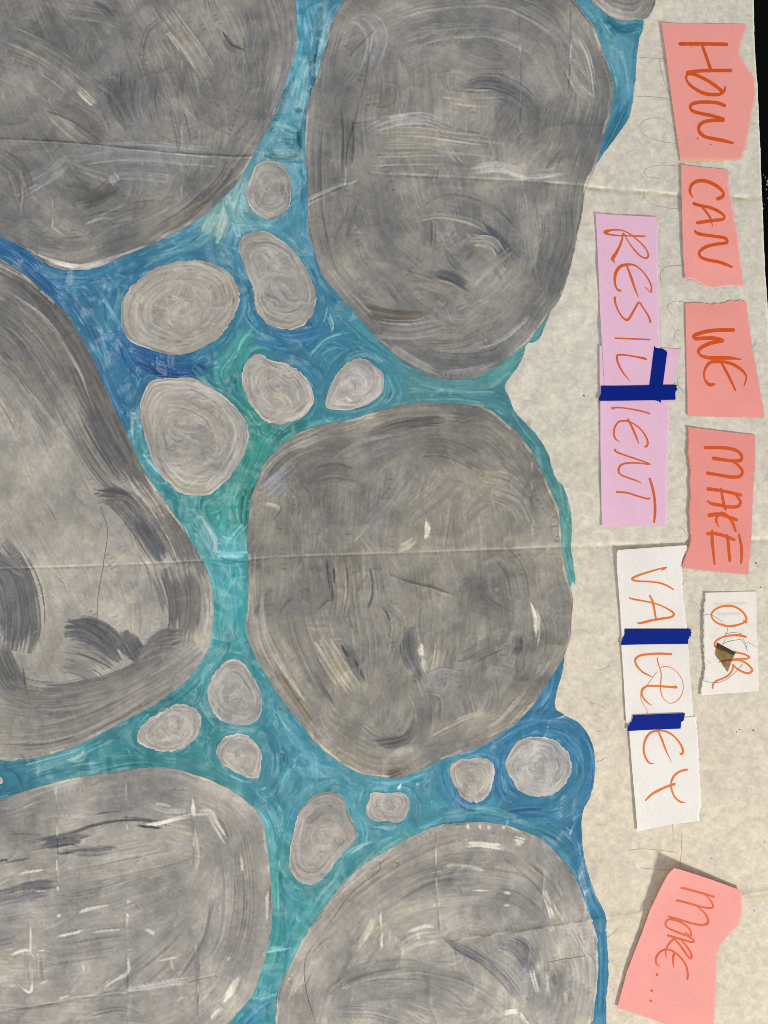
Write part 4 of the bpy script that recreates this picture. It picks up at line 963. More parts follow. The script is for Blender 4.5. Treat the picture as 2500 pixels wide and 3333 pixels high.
    ([(1790,3010),(1800,3030)],12,(206,200,186),.6,.4),([(1800,3170),(1806,3210)],16,(122,121,122),.7,.38),([(1700,3240),(1730,3260)],12,(96,95,96),.5,.45),([(1800,2780),(1860,2870),(1900,2980),(1925,3120)],40,(148,142,133),.6,.4),([(1700,2800),(1780,2870),(1830,2960)],30,(136,131,123),.55,.42),([(1850,3050),(1890,3150),(1890,3280)],60,(156,150,140),.5,.42),([(1660,3000),(1740,3000),(1820,3020)],40,(150,146,140),.5,.42)],
)
BLOTS = dict(  # soft tone patches; several pale greys paint sheen into the colour
 A=[(420,560,260,60,(150,149,150),.3),(130,560,110,70,(150,149,150),.3),(880,200,70,200,(152,147,140),.35),(560,620,160,50,(146,144,144),.3),(120,480,160,110,(126,124,120),.4),(480,300,150,160,(122,121,120),.4),(690,420,130,120,(120,118,115),.4),(330,620,120,60,(112,109,104),.35),(700,60,110,90,(150,145,135),.3)],
 B=[(1800,800,80,230,(120,120,121),.6),(1720,680,36,90,(160,155,145),.5),(1450,950,180,60,(154,146,130),.4),(1320,500,170,50,(158,152,140),.35),(1620,120,200,90,(152,150,147),.35),(1150,150,70,90,(150,149,150),.35),(1330,430,180,70,(156,151,140),.35),(1530,820,130,60,(160,154,143),.35),(1350,1080,170,60,(158,153,145),.35),(1300,250,140,110,(132,130,126),.35),(1500,560,160,60,(154,150,141),.35),(1820,350,90,180,(128,126,123),.4),(1240,820,120,120,(132,129,123),.35),(1600,1000,120,80,(128,126,122),.4),(1120,300,60,110,(130,127,122),.3)],
 D=[(80,1080,190,210,(134,131,127),.75),(210,1330,130,200,(146,142,136),.55),(120,1420,120,120,(160,155,147),.4),(330,1500,100,160,(138,135,130),.45),(60,2320,260,90,(140,136,130),.4),(470,1900,60,160,(160,154,146),.3),(30,1960,90,170,(130,129,129),.5),(320,2080,140,60,(140,138,135),.35),(150,1500,220,160,(176,170,158),.5),(350,1950,210,150,(192,186,175),.7),(130,2080,70,90,(196,189,175),.65),(120,2180,70,40,(188,182,168),.5)],
 E=[(1250,1930,220,60,(152,150,148),.35),(1100,1430,150,60,(152,149,146),.35),(1640,1620,90,110,(160,154,142),.35),(1060,2140,70,110,(160,152,136),.35),(1450,1850,150,110,(150,144,130),.35),(1000,1700,110,130,(132,128,121),.4),(1350,1620,130,90,(136,133,128),.35),(1650,1750,130,130,(140,135,124),.35),(1500,2040,120,110,(148,142,128),.35),(1050,1950,90,120,(136,131,123),.35)],
 F=[(60,2900,160,60,(132,131,132),.4),(120,2960,200,90,(146,143,140),.35),(250,2650,190,60,(168,162,152),.35),(300,3050,200,60,(142,139,137),.4),(520,2780,110,60,(166,160,149),.3),(240,3200,150,40,(168,161,150),.35)],
 G=[(1250,3270,180,80,(138,135,131),.45),(1050,3200,110,90,(168,162,152),.4),(1700,2950,150,60,(150,145,137),.3),(1480,2980,100,40,(136,132,124),.35)],
)
for si, (key, outl) in enumerate(ALL.items()):
    base, tones, ang, mix, rim, nst = CFG[key]
    bb = (outl[:, 0].min(), outl[:, 1].min(), outl[:, 0].max(), outl[:, 1].max())
    base = tuple(adj(key, base) * 255)
    sl = stone_base(bb, rgb(*base), .2, si * 3.1)
    for (x, y, rx, ry, c, a) in BLOTS.get(key, []):
        blot(x, y, rx, ry, adj(key, c).astype(np.float32), a, ang if mix > .5 else 0, si)
    fld = make_field(outl, ang, mix, rim)
    for (x, y) in inside_pts(outl, nst):
        c = adj(key, random.choice(tones)) * (1 + random.gauss(0, .03))
        stroke(flow_path(x, y, random.uniform(80, 320), fld, random.uniform(-.04, .04)), random.uniform(30, 150), c.astype(np.float32), random.uniform(.25, .6),
               random.uniform(.3, .46), random.uniform(3., 6), 190, .04, .8, .35, None, .24)
    bang = {'A': 24, 'B': 26, 'E': 26}.get(key, 14)
    for (x, y) in inside_pts(outl, int(nst * .42)):               # bundles of bristle marks, each dragged its own way
        dv = random.choice([-1, 1]) * (.05 if random.random() < .5 else .075) * random.uniform(.6, 1.5)
        tw = math.radians(random.gauss(0, bang)); ct, st = math.cos(tw), math.sin(tw)
        fl2 = lambda a_, b_: (lambda e: (e[0] * ct - e[1] * st, e[0] * st + e[1] * ct))(fld(a_, b_))
        L0 = random.uniform(35, 150)
        ex, ey = fl2(x, y)
        base_path = np.array(flow_path(x, y, L0, fl2, random.uniform(-.04, .04), 16))
        for _ in range(random.randint(4, 10)):
            o = random.gauss(0, 16); sh = random.uniform(-24, 24)
            P = base_path + np.array([-ey * o + ex * sh, ex * o + ey * sh])
            c = rgb(*base) + dv * random.uniform(.5, 1.5) + rgb(3, 1, -4) * random.gauss(0, .7)
            stroke(P, random.uniform(3, 6.5), c.astype(np.float32), random.uniform(.3, .6), .42, 3., 100, .02, 1.2, .3)
    for (x, y) in inside_pts(outl, int(nst * .12)):               # drips and chatter across the stroke
        dx, dy = fld(x, y)
        n = random.randint(2, 6)
        c = rgb(*base) - random.uniform(.07, .16)
        for i in range(n):
            px, py = x + dx * i * 16, y + dy * i * 16
            l = random.uniform(10, 34)
            stroke([(px, py), (px - dy * l * .5 + random.uniform(-2, 2), py + dx * l * .5), (px - dy * l, py + dx * l)], random.uniform(3, 6), c.astype(np.float32), .65, .34, 4, 40, .02, 1., .2)
    for (x, y) in inside_pts(outl, 9 if key != 'C' else 1):       # cloudy patches where wet paint was smeared thin or pooled
        v = random.choice([1.10, 1.08, .92, .9])
        blot(x, y, random.uniform(50, 150), random.uniform(30, 80), (rgb(*base) * v + rgb(0, 1, 5 if v < 1 else 2)).astype(np.float32), .38, math.degrees(math.atan2(*fld(x, y)[::-1])), si + x * .01)
    for (x, y) in inside_pts(outl, int(nst * .22)):               # a last dry brush over everything
        c = adj(key, random.choice(tones)) * (1 + random.gauss(0, .04))
        stroke(flow_path(x, y, random.uniform(60, 260), fld, random.uniform(-.05, .05)), random.uniform(30, 120), c.astype(np.float32), random.uniform(.2, .42), .44, 3.4, 170, .04, 1.0, .35, None, .2)
    for P, w, c, a, dry in HAND.get(key, []):
        cc = adj(key, c).astype(np.float32)
        stroke(P, w, cc, min(.95, a * 1.15), dry - .03, 3.8, 130, .05, 1.2, .26, None, .22)
        if w > 20:
            for _ in range(int(2 + w / 14)):
                o = random.uniform(-.62, .62) * w
                d0 = np.array(P[-1], float) - np.array(P[0], float)
                d0 /= np.hypot(*d0) + 1e-6
                Q = [(x - d0[1] * o, y + d0[0] * o) for x, y in P]
                stroke(Q, random.uniform(3, 7), cc + random.choice([-.09, -.06, .06, .09]), .6, .42, 3.0, 110, .03, 1.4, .3)
    ns = len(outl)
    for _ in range(int(ns / 70)):                                 # bare or pencilled slivers along the rim
        i = random.randrange(ns); l = random.randint(25, 110)
        k = [(i + q * l // 4) % ns for q in range(5)]
        P = [tuple(outl[q] * .992 + outl.mean(0) * .008) for q in k]
        if max(abs(P[0][0] - P[-1][0]), abs(P[0][1] - P[-1][1])) > 300:
            continue
        if random.random() < .6:
            stroke(P, random.uniform(4, 10), rgb(204, 197, 182), .6, .42, 4, 60, .03, 1., .25)
        else:
            stroke(P, random.uniform(3, 5), rgb(96, 92, 86), .5, .4, 4, 80, .03, 1., .25)
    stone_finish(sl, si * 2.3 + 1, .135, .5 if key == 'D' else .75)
    cut("painted_stone", outl, lambda x, y: h_full(x, y) + .00075 + relief(x, y) * .00020, lambda x, y: sample(x, y), mural, M_STONE)

# small stones: thicker paint swirled from the rim to the middle
SCFG = [((166,161,154),.8,0),((163,157,148),.7,60),((164,157,145),.9,-20),((168,161,150),.9,40),((170,163,153),.8,80),((180,173,164),.9,-20),
        ((170,165,158),1.0,0),((172,166,157),.9,-30),((168,161,151),.9,20),((166,158,148),.6,100),((174,166,155),.7,-30),((168,162,152),.8,30),((170,167,161),1.0,0),((170,165,158),.8,0)]
for si, outl in enumerate(SM):
    base, swirl, ang = SCFG[si]
    base = tuple(np.array(base) * 1.01)
    c0 = outl.mean(0); R = np.hypot(*(outl - c0).T).mean()
    bb = (outl[:, 0].min(), outl[:, 1].min(), outl[:, 0].max(), outl[:, 1].max())
    sl = stone_base(bb, rgb(*base), .06, 50 + si * 3.1)
    n = len(outl)
    big = R > 95
    nst = int(46 + R * .55)
    gm = np.float32(rgb(*base).mean())

    def tone(sd):
        return ((rgb(*base) * .65 + gm * .35) * (1 + random.gauss(0, sd)) + rgb(5, 3, -3) * random.gauss(0, .6)).astype(np.float32)

    def inside(P):
        """keep a path within the stone"""
        out_ = []
        for x, y in P:
            d = np.array([x, y]) - c0
            a_ = np.arctan2(outl[:, 1] - c0[1], outl[:, 0] - c0[0])
            q = np.abs(np.angle(np.exp(1j * (a_ - math.atan2(d[1], d[0]))))).argmin()
            rr_ = np.hypot(*(outl[q] - c0)) * .95
            l_ = np.hypot(*d) + 1e-6
            out_.append(tuple(c0 + d * min(1, rr_ / l_)))
        return out_

    def ring(r, span):
        a0 = random.randrange(n); r1 = r * random.uniform(.8, 1.1)
        return [tuple(c0 + (outl[int(a0 + q / 8 * span * n) % n] - c0) * min(.97, r + (r1 - r) * q / 8)) for q in range(9)]

    for i in range(nst):
        w = random.uniform(12, 36) * (1.3 if big else 1)
        if random.random() < (.42 * swirl + .08) * (.55 if big else 1):
            P = ring(random.uniform(.5, 1.), random.uniform(.12, .5))
        else:                                                     # loose turns of the brush about a wandering centre
            cc = c0 + rng.normal(0, .3, 2) * R
            r = random.uniform(.12, .75) * R; a0 = math.radians(ang + random.gauss(0, 50)) + random.choice([0, math.pi]); sp = random.uniform(.5, 2.6)
            P = inside([(cc[0] + r * math.cos(a0 + sp * q / 6), cc[1] + r * math.sin(a0 + sp * q / 6) * random.uniform(.8, 1)) for q in range(7)])
        stroke(P, w, tone(.075), random.uniform(.35, .75), random.uniform(.32, .47), 4., 140, .06, 1.2, .28, None, .16)
        if random.random() < .7:
            o = random.uniform(-.4, .4) * w
            stroke([(x + o, y + o * .6) for x, y in P], random.uniform(3, 5), tone(.03) + random.choice([-.16, -.1, .07, .1]), .55, .43, 3.2, 90, .02, 1.5, .3)
    for i in range(int(nst * .35)):
        stroke(ring(random.uniform(.72, .98), random.uniform(.06, .3)), random.uniform(3, 7), tone(.02) + random.choice([-.12, .09, .12]), .5, .42, 3.4, 90, .02, 1.4, .3)
    for i in range(11):
        a0 = random.randrange(n); l = random.randint(15, 80)
        P = [tuple(outl[(a0 + q * l // 4) % n]) for q in range(5)]
        stroke(P, random.uniform(5, 11), rgb(208, 202, 190), .65, .42, 4, 60, .03, 1., .25)
    if si in (3, 4, 6, 7, 11, 12):                                # small glints painted pale, on raised glossy marks
        for i in range(9 if si in (6, 12) else 5):
            r = random.uniform(.0, .5) if si == 6 else random.uniform(.4, .95); a0 = random.randrange(n)
            P = [tuple(c0 + (outl[int(a0 + q * n * .02) % n] - c0) * r) for q in range(4)]
            stroke(P, random.uniform(4, 8), rgb(196, 192, 186), .5, .3, 4, 40, .05, 7., .2, 1.0)
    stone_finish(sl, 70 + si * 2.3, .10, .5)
    cut("painted_stone", outl, lambda x, y: h_full(x, y) + .0009 + relief(x, y) * .0003, lambda x, y: sample(x, y), mural, M_STONE)

# ---- pencil lines on the sheet
PEN = [[(2080,189),(2130,191),(2165,193)],[(2145,187),(2152,230),(2170,290),(2183,318)],[(2070,314),(2130,317),(2185,324)],
       [(2203,467),(2150,460),(2100,440),(2083,415),(2095,393),(2140,384),(2175,398),(2198,425)],[(2148,581),(2110,576),(2097,560),(2110,546),(2150,538),(2216,541)],[(2100,618),(2098,640),(2125,663),(2170,675),(2214,680)],
       [(2222,865),(2180,866),(2155,880),(2149,905),(2156,925)],[(2229,983),(2195,981),(2172,996),(2180,1015),(2205,1035)],[(2222,1073),(2203,1078),(2196,1090),(2195,1105)],[(2216,1225),(2205,1240),(2212,1262),(2234,1287)],
       [(2045,2766),(2100,2763),(2196,2774)],[(2083,2824),(2140,2829),(2206,2830)],[(2190,2680),(2192,2740)],[(2220,2715),(2218,2770),(2213,2825)],[(2083,2960),(2092,2935),(2120,2915)],[(2083,2960),(2115,2957)],[(1974,3050),(2000,3030),(2018,3010)],[(1980,3190),(1990,3215),(2000,3224)],
       [(1892,2048),(1920,2060),(1932,2072)],[(1940,2182),(1968,2176),(1985,2164)],[(1914,2285),(1950,2295),(1978,2310)],[(2210,1712),(2230,1730),(2242,1748)],[(2240,1955),(2265,1965),(2275,1980)],[(1940,2480),(1960,2474),(1978,2464)],[(2450,1130),(2462,1112),(2458,1100)]]
PEN2 = [[(1234,2800),(1240,2815),(1226,2840),(1150,2900),(1085,2985)],[(1020,3075),(995,3120),(992,3180),(1004,3250),(1027,3320)],[(330,1650),(350,1740),(325,1900),(318,2010)],[(1225,2800),(1236,2812)],[(1780,3130),(1840,3118),(1905,3108)],[(1905,3090),(1940,3130)],[(1640,2790),(1740,2880),(1810,2970)],[(1280,2805),(1300,2812),(1292,2820)]]
for P in PEN:
    ribbons("pencil_line", [[(x, y, 1.0) for x, y in P]], lambda x, y: sheet_z(x, y) + .0004, mural, M_PENCIL)
for P in PEN2:
    ribbons("pencil_line", [[(x, y, 1.0) for x, y in P]], lambda x, y: h_full(x, y) + .0013, mural, M_PENCIL_DARK)
# specks of grit and paint
SP = []
for x, y, r in [(2460,1830,4),(2405,2373,3),(2450,2375,4),(2396,2381,3),(2474,1910,3),(1898,1286,4),(2315,2792,2.5),(2450,2960,3),(2487,2738,3),(1948,2380,2.5),(2130,2400,2)]:
    SP.append([(x, y, r * .8), (x + r * .6, y + r * .5, r), (x + r * 1.1, y + r * 1.2, r * .6)])
for P in SP:
    ribbons("speck", [P], lambda x, y: sheet_z(x, y) + .0004, mural, M_PENCIL_DARK, step=.7)


# ================================================================== THE WORD CARDS
def card_outline(P, torn, k):
    """P: corners in order; torn: indices of edges (from point i to i+1) torn by hand"""
    out = []; flags = []
    n = len(P)
    for i in range(n):
        a = np.array(P[i], float); b_ = np.array(P[(i + 1) % n], float)
        m = max(2, int(np.hypot(*(b_ - a)) / 1.2))
        t = np.arange(m) / m
        seg = a + (b_ - a) * t[:, None]
        if i in torn:
            d = (b_ - a) / np.hypot(*(b_ - a))
            s = t * np.hypot(*(b_ - a)) + i * 57 + k * 31
            j = ((noise(s / 8, k + .3) - .5) * 5 + (noise(s / 3, k + .8) - .5) * 3.2) * np.minimum(1, np.minimum(t, 1 - t) * 8)
            seg = seg + np.array([-d[1], d[0]])[None] * j[:, None]
        out.append(seg); flags.append(np.full(m, i in torn))
    return np.vstack(out), np.concatenate(flags)


def make_sheet(name, P, torn, k, colr, zf, parent, mat=None, rimcol=None, tint=None, fine=3.0, label=None, thick=True):
    poly, fl = card_outline(P, torn, k)
    xs = np.arange(poly[:, 0].min() - 4, poly[:, 0].max() + 6, fine); ys = np.arange(poly[:, 1].min() - 4, poly[:, 1].max() + 6, fine)
    tp = poly[fl]

    def colf(x, y):
        v = 1 + .035 * (fbm(x, y, 90, 2, k) - .5) + .05 * (fbm(x, y, 5, 2, k + 2) - .5)
        c = rgb(*colr)[None] * v[:, None]
        if len(tp) and rimcol is not None:
            bx, by = nearest(x, y, tp)
            d = np.hypot(bx - x, by - y) + 3 * (noise(x / 6, y / 6) - .5)
            w = sstep(5.5, 1.5, d)[:, None]
            c = c * (1 - w) + rgb(*rimcol) * w
        if tint is not None:
            c = tint(x, y, c)
        return np.concatenate([lin(c), np.zeros((len(x), 1))], 1)

    o = cut(name, poly, zf, colf, parent, mat or M_CARD, xs, ys)
    if thick:
        so = o.modifiers.new("thickness", 'SOLIDIFY')
        so.thickness = .00012; so.offset = -1; so.use_rim = True
    if label:
        o["label"] = label
    return o


def tr(off, sc, lines, w0):
    """zoomed sketch coordinates -> photograph pixels; a point may carry its own width"""
    out = []
    for ln in lines:
        w = w0
        if isinstance(ln, tuple):
            ln, w = ln
        r = []
        for i, p in enumerate(ln):
            ww = p[2] if len(p) > 2 else w
            r.append((off[0] + p[0] * sc, off[1] + p[1] * sc, ww * sc))
        out.append(r)
    return out


def lift_fn(base, left=0., reach=60., xl=None, slope=0., wob=.0006, k=0., base_on=h_wave):
    """height of a card over the sheet: base + a lifted left edge that settles to the right"""
    def f(x, y):
        x = np.asarray(x, float); y = np.asarray(y, float)
        z = base_on(x, y) + base + wob * (fbm(x, y, 110, 2, k) - .5)
        if xl is not None:
            z = z + left * np.exp(-np.clip(x - xl(y), 0, None) / reach) * (.6 + .8 * noise(y / 120, k))
        return np.maximum(z, h_full(x, y) + .0007 + base - B0)
    return f


def edge(P):
    P = np.array(P, float)
    return lambda y: np.interp(y, P[:, 1], P[:, 0])


SALMON = (245, 163, 156)
PINK = (234, 191, 217)
WHITE = (240, 235, 230)
B0 = .0014


def up(f, d):
    return lambda x, y: f(x, y) + d


def write(parent, letters, off, sc, w, zf, mat, name="letter"):
    for L_ in letters:
        ribbons(name, tr(off, sc, L_, w), up(zf, .00035), parent, mat)


# ---- HOW
def how_tint(x, y, c):
    w = (sstep(510, 527, y) * .75)[:, None]
    return c * (1 - w) + rgb(240, 196, 150) * w


g = thing("word_card", "salmon card lettered HOW, its torn right edge overhanging the sheet, above the CAN card", "paper card", 2300, 300, "salmon word cards")
f = lift_fn(B0, .0030, 26, edge([(2148,77),(2180,304),(2213,530)]), k=1)
make_sheet("paper", [(2148,77),(2290,79),(2430,81),(2425,103),(2408,146),(2406,179),(2430,222),(2452,250),(2460,293),(2449,358),(2435,434),(2427,483),(2414,515),(2407,522),(2310,526),(2213,530),(2197,420),(2180,304),(2163,180)],
           set(range(2, 13)), 1, SALMON, f, g, rimcol=(245, 190, 180), tint=how_tint)
write(g, [
    [([(445,397,46),(780,400,44),(1112,405,46)]), ([(740,372,16),(770,440,32),(880,745,38)]), ([(1168,755),(820,757),(690,765),(600,776),(548,790)])],
    [([(560,800),(650,805),(800,870),(940,960),(1050,1050)]), ([(560,800,30),(548,870,26),(600,950,34),(700,1020,40),(800,1065,42),(900,1080,42),(1000,1075,40),(1060,1030,30),(1075,965,14)])],
    [([(1082,1232),(960,1190),(830,1180),(720,1182),(630,1205),(603,1250,34),(640,1300),(760,1335),(900,1365),(1065,1414)]), ([(1066,1424),(930,1425),(810,1440),(740,1480),(716,1540,32),(740,1600),(810,1650),(920,1675),(1050,1700),(1183,1735,28)])],
], (2100, 50), .2411, 42, f, M_INK_SALMON)
for P in tr((2100, 50), .2411, [[(690,1682,6),(700,1670,12),(710,1660,6)], [(868,1752,10),(876,1750,14),(884,1750,8)], [(600,440,5),(630,443,5)]], 8):
    ribbons("speck", [P], up(f, .0004), g, M_PENCIL_DARK, step=.6)

# ---- CAN
g = thing("word_card", "salmon card lettered CAN, torn along its bottom, between the HOW and WE cards", "paper card", 2315, 735, "salmon word cards")
f = lift_fn(B0, .0030, 26, edge([(2214,539),(2221,835),(2227,914)]), k=2)
make_sheet("paper", [(2214,539),(2290,546),(2368,553),(2370,597),(2387,689),(2403,770),(2409,830),(2413,868),(2418,933),(2381,930),(2354,934),(2316,940),(2289,930),(2267,917),(2245,908),(2227,914),(2224,868),(2221,835),(2217,700)],
           {3, 4, 5, 6} | set(range(8, 15)), 2, SALMON, f, g, rimcol=(245, 196, 188))
write(g, [
    [([(497,600,8),(450,520,30),(452,440,38),(500,370,46),(590,335,50),(690,340,50),(800,380,50),(900,445,48),(962,520,34),(945,580,44),(855,618,54)])],
    [([(488,680,46),(600,715,44),(730,740),(860,790),(950,850,36),(980,890,30),(940,930,42),(800,945,46),(540,985,44)]), ([(640,745,34),(710,830,30),(770,930,24),(795,1040,6)])],
    [([(518,1090,18),(560,1140,44),(700,1170),(860,1190),(990,1215),(1022,1260,40),(1000,1290),(850,1310),(710,1345),(620,1400,40),(590,1450,32),(620,1510,38),(720,1550),(880,1580),(980,1610),(1105,1662,30)])],
], (2150, 520), .211, 44, f, M_INK_SALMON)

# ---- WE
g = thing("word_card", "salmon card lettered WE with torn top edge and slanting right side, below the CAN card", "paper card", 2350, 1170, "salmon word cards")
f = lift_fn(B0, .0012, 26, edge([(2229,987),(2236,1354)]), k=3)
make_sheet("paper", [(2229,988),(2262,985),(2290,986),(2311,990),(2330,985),(2346,988),(2370,979),(2400,979),(2407,977),(2429,981),(2435,1039),(2449,1131),(2462,1218),(2476,1283),(2487,1360),(2360,1357),(2236,1354),(2232,1170)],
           set(range(0, 9)) | {11, 12, 13}, 3, (241, 157, 149), f, g, rimcol=(236, 160, 150))
write(g, [
    [([(1010,602),(850,602),(650,612),(480,640),(330,690),(300,725,52),(340,755),(450,748),(600,742),(720,760),(800,785,50),(700,805),(560,840),(450,895),(388,950,44),(388,1005,34),(450,1055,46),(560,1080,54),(700,1083),(900,1083,54),(1120,1108,14)])],
    [([(670,1525,30),(590,1545,50),(530,1510,44),(485,1430,26),(480,1330,26),(520,1230,40),(590,1160,48),(700,1148,48),(850,1155,48),(980,1195,50),(1100,1270,46),(1180,1350,32),(1203,1430,20),(1162,1570,16)]), ([(740,1120,14),(820,1240,38),(920,1430,38),(1022,1648,24)])],
], (2200, 960), .1899, 58, f, M_INK_SALMON)

# ---- MAKE
g = thing("word_card", "tall salmon card lettered MAKE with ragged left edge, between WE and the white OUR", "paper card", 2340, 1630, "salmon word cards")
f_make = f = lift_fn(B0 + .0010, .0016, 40, edge([(2235,1390),(2240,1708),(2220,1847)]), k=4)
make_sheet("paper", [(2235,1389),(2345,1403),(2457,1416),(2456,1505),(2449,1610),(2445,1746),(2434,1870),(2330,1860),(2220,1847),(2218,1838),(2224,1817),(2236,1792),(2246,1752),(2240,1708),(2237,1660),(2243,1605),(2239,1565),(2243,1540),(2239,1505),(2234,1470),(2238,1430)],
           set(range(8, 21)), 4, (236, 151, 144), f, g, rimcol=(206, 130, 124))
write(g, [
    [([(395,345),(550,342),(720,350),(850,380),(920,430,40),(942,480,34),(920,525,42),(820,535),(650,515),(515,495,48)]), ([(800,540,20),(880,590,34),(940,660,34),(945,715,36),(900,760,42),(780,765),(600,735),(430,708,46)])],
    [([(435,935,46),(600,955),(780,990),(948,1030,40)]), ([(850,1020,24),(910,1090,32),(922,1140,34),(880,1190,42),(760,1195),(620,1170),(500,1145,38),(442,1100,18)]), ([(638,920,26),(665,1070,34),(690,1180,36),(715,1245,22)])],
    [([(452,1320,56),(600,1300,46),(700,1325),(885,1385,46)]), ([(620,1490,10),(580,1420,26),(580,1350,28),(620,1300,36),(670,1285,38),(730,1320,38),(800,1400,38),(862,1555,26)])],
    [([(432,1582),(560,1580),(690,1610),(850,1675,38)]), ([(515,1525,26),(520,1700,40),(556,2030,22)]), ([(735,1590,24),(750,1720,38),(775,1985,34)]), ([(903,1580,24),(936,1750,34),(946,1880,34),(936,2015,18)])],
], (2200, 1380), .2261, 42, f, M_INK_SALMON)

# ---- RESILIENT: two pink strips joined with two pieces of blue tape
g = thing("word_banner", "pale pink banner reading RESILIENT, two strips joined by a T of dark blue tape", "paper banner", 2060, 1205)
xl = edge([(1937,696),(1942,800),(1953,1071),(1961,1180),(1950,1260),(1952,1304),(1958,1714)])
f1 = lift_fn(B0, .0022, 30, xl, k=5)
f2 = up(f1, .0007)
make_sheet("paper_strip", [(1949,1127),(2060,1130),(2216,1136),(2205,1180),(2199,1212),(2190,1258),(2180,1300),(2175,1312),(2178,1370),(2176,1451),(2170,1600),(2170,1700),(2167,1711),(2060,1713),(1958,1714),(1954,1500),(1952,1304),(1950,1220)],
           {7, 8, 9, 10, 11}, 5, PINK, f1, g, rimcol=(240, 210, 228), label="lower pink strip lettered IENT")
make_sheet("paper_strip", [(1937,696),(2040,702),(2137,706),(2143,727),(2140,800),(2143,908),(2142,1017),(2148,1125),(2146,1200),(2140,1285),(2050,1286),(1967,1285),(1966,1255),(1961,1180),(1953,1071),(1942,800)],
           {3, 4, 5, 6, 7, 8}, 6, PINK, f2, g, rimcol=(240, 212, 230), label="upper pink strip lettered RESIL")
write(g, [
    [([(970,443,22),(800,437,20),(600,432,18),(430,420,24),(330,380,44),(400,352,36),(500,340,22),(620,355,18),(740,415,18),(860,510,20),(960,610,20),(1012,700,20),(1018,760,22),(990,790,24),(920,770,22),(830,690,20),(720,550,16),(625,385,12)]), ([(625,385,14),(590,540,28),(520,690,40),(452,800,48),(465,830,30),(492,868,8)])],
    [([(590,1310,34),(530,1290,26),(490,1200,30),(490,1080,42),(520,990,46),(580,920,44),(680,890,36),(800,900,24),(900,970,20),(1000,1090,20),(1060,1210,20),(1068,1290,20),(1055,1330,14),(960,1245,10)]), ([(680,905,26),(750,1100,34),(820,1310,22),(865,1420,4)])],
    [([(490,1400,34),(490,1480,30),(530,1600,22),(600,1720,24),(670,1772,32),(720,1740,32),(800,1600,28),(870,1495,26),(930,1570,22),(1020,1710,22),(1050,1800,24),(1050,1825,12)])],
    [([(482,2060,20),(770,2072,22),(1052,2083,22)])],
], (1900, 680), .2049, 24, f2, M_INK_PINK)
write(g, [[([(730,255,14),(690,240,24),(560,215,16),(440,200,18),(390,205,22),(380,240,22),(400,310,20),(450,400,18),(540,512,4)])]], (1900, 1100), .2803, 18, f2, M_INK_PINK)
write(g, [
    [([(355,838,4),(325,815,18),(430,812,14),(560,830,16),(680,855,16),(770,882,18)])],
    [([(420,1208,4),(370,1175,16),(348,1110,18),(360,1040,18),(400,980,18),(460,965,17),(530,975,15),(620,1025,15),(700,1110,17),(740,1190,18),(742,1240,20),(720,1265,18),(705,1255,12)]), ([(510,940,22),(560,1040,22),(610,1150,20),(642,1238,4)])],
    [([(378,1295,22),(358,1303,18),(390,1330,18),(500,1370,16),(620,1410,16),(768,1466,14),(620,1453,16),(500,1455,17),(430,1480,19),(405,1530,20),(420,1580,18),(500,1620,16),(590,1650,16),(680,1688,4)])],
    [([(378,1790,20),(500,1798,18),(620,1835,18),(740,1868,18),(772,1855,14)]), ([(765,1625,24),(805,1760,26),(825,1900,26),(825,2040,26),(812,2150,16)])],
], (1900, 1100), .2803, 17, f1, M_INK_PINK)
TB = (0, 32, 132)
make_sheet("tape_strip", [(2128,1128),(2136,1134),(2146,1136),(2158,1137),(2166,1142),(2170,1147),(2156,1253),(2152,1290),(2149,1311),(2144,1306),(2136,1305),(2112,1300),(2112,1254),(2120,1190)],
           {0, 1, 2, 3, 4, 8, 9}, 7, TB, up(f2, .0006), g, M_TAPE, label="short upright strip of blue tape")
make_sheet("tape_strip", [(1955,1257),(2080,1255),(2203,1253),(2199,1261),(2201,1270),(2196,1276),(2196,1302),(2080,1304),(1949,1306),(1948,1296),(1953,1280),(1955,1268)],
           {2, 3, 4, 5, 8, 9, 10, 11}, 8, TB, up(f2, .0010), g, M_TAPE, label="long crosswise strip of blue tape")

# ---- VALLEY: three white pieces and two pieces of tape
g = thing("word_banner", "white banner reading VALLEY, three pieces joined by two strips of dark blue tape", "paper banner", 2140, 2245)
xl = edge([(2006,1790),(2008,1844),(2020,2060),(2029,2224),(2040,2400),(2052,2480),(2072,2704)])
f1 = lift_fn(B0, .0022, 24, xl, k=8)
f2 = up(f1, .0005)
f3 = up(f1, .0010)
SH = (228, 224, 222)
make_sheet("paper_piece", [(2022,2035),(2130,2034),(2236,2032),(2239,2095),(2246,2197),(2257,2330),(2257,2345),(2160,2350),(2040,2354),(2036,2345),(2029,2224),(2020,2097)], set(), 9, WHITE, f1, g, label="middle white piece lettered LL")
make_sheet("paper_piece", [(2009,1790),(2120,1782),(2233,1774),(2237,1784),(2235,1798),(2222,1812),(2219,1830),(2219,1871),(2222,1947),(2226,1965),(2231,2018),(2235,2060),(2235,2075),(2130,2077),(2024,2079),(2020,2048),(2012,1930),(2005,1844),(2005,1800)],
           {2, 3, 4, 5, 6, 7, 8, 9, 10, 11}, 10, WHITE, f2, g, rimcol=(248, 246, 244), label="top white piece lettered VA")
make_sheet("paper_piece", [(2046,2350),(2160,2342),(2266,2330),(2269,2430),(2273,2476),(2275,2541),(2279,2570),(2279,2618),(2273,2640),(2275,2670),(2180,2683),(2072,2704),(2062,2580),(2051,2435),(2048,2400)],
           {2, 3, 4, 5, 6, 7, 8}, 11, WHITE, f3, g, rimcol=(248, 246, 242), label="bottom white piece lettered EY")
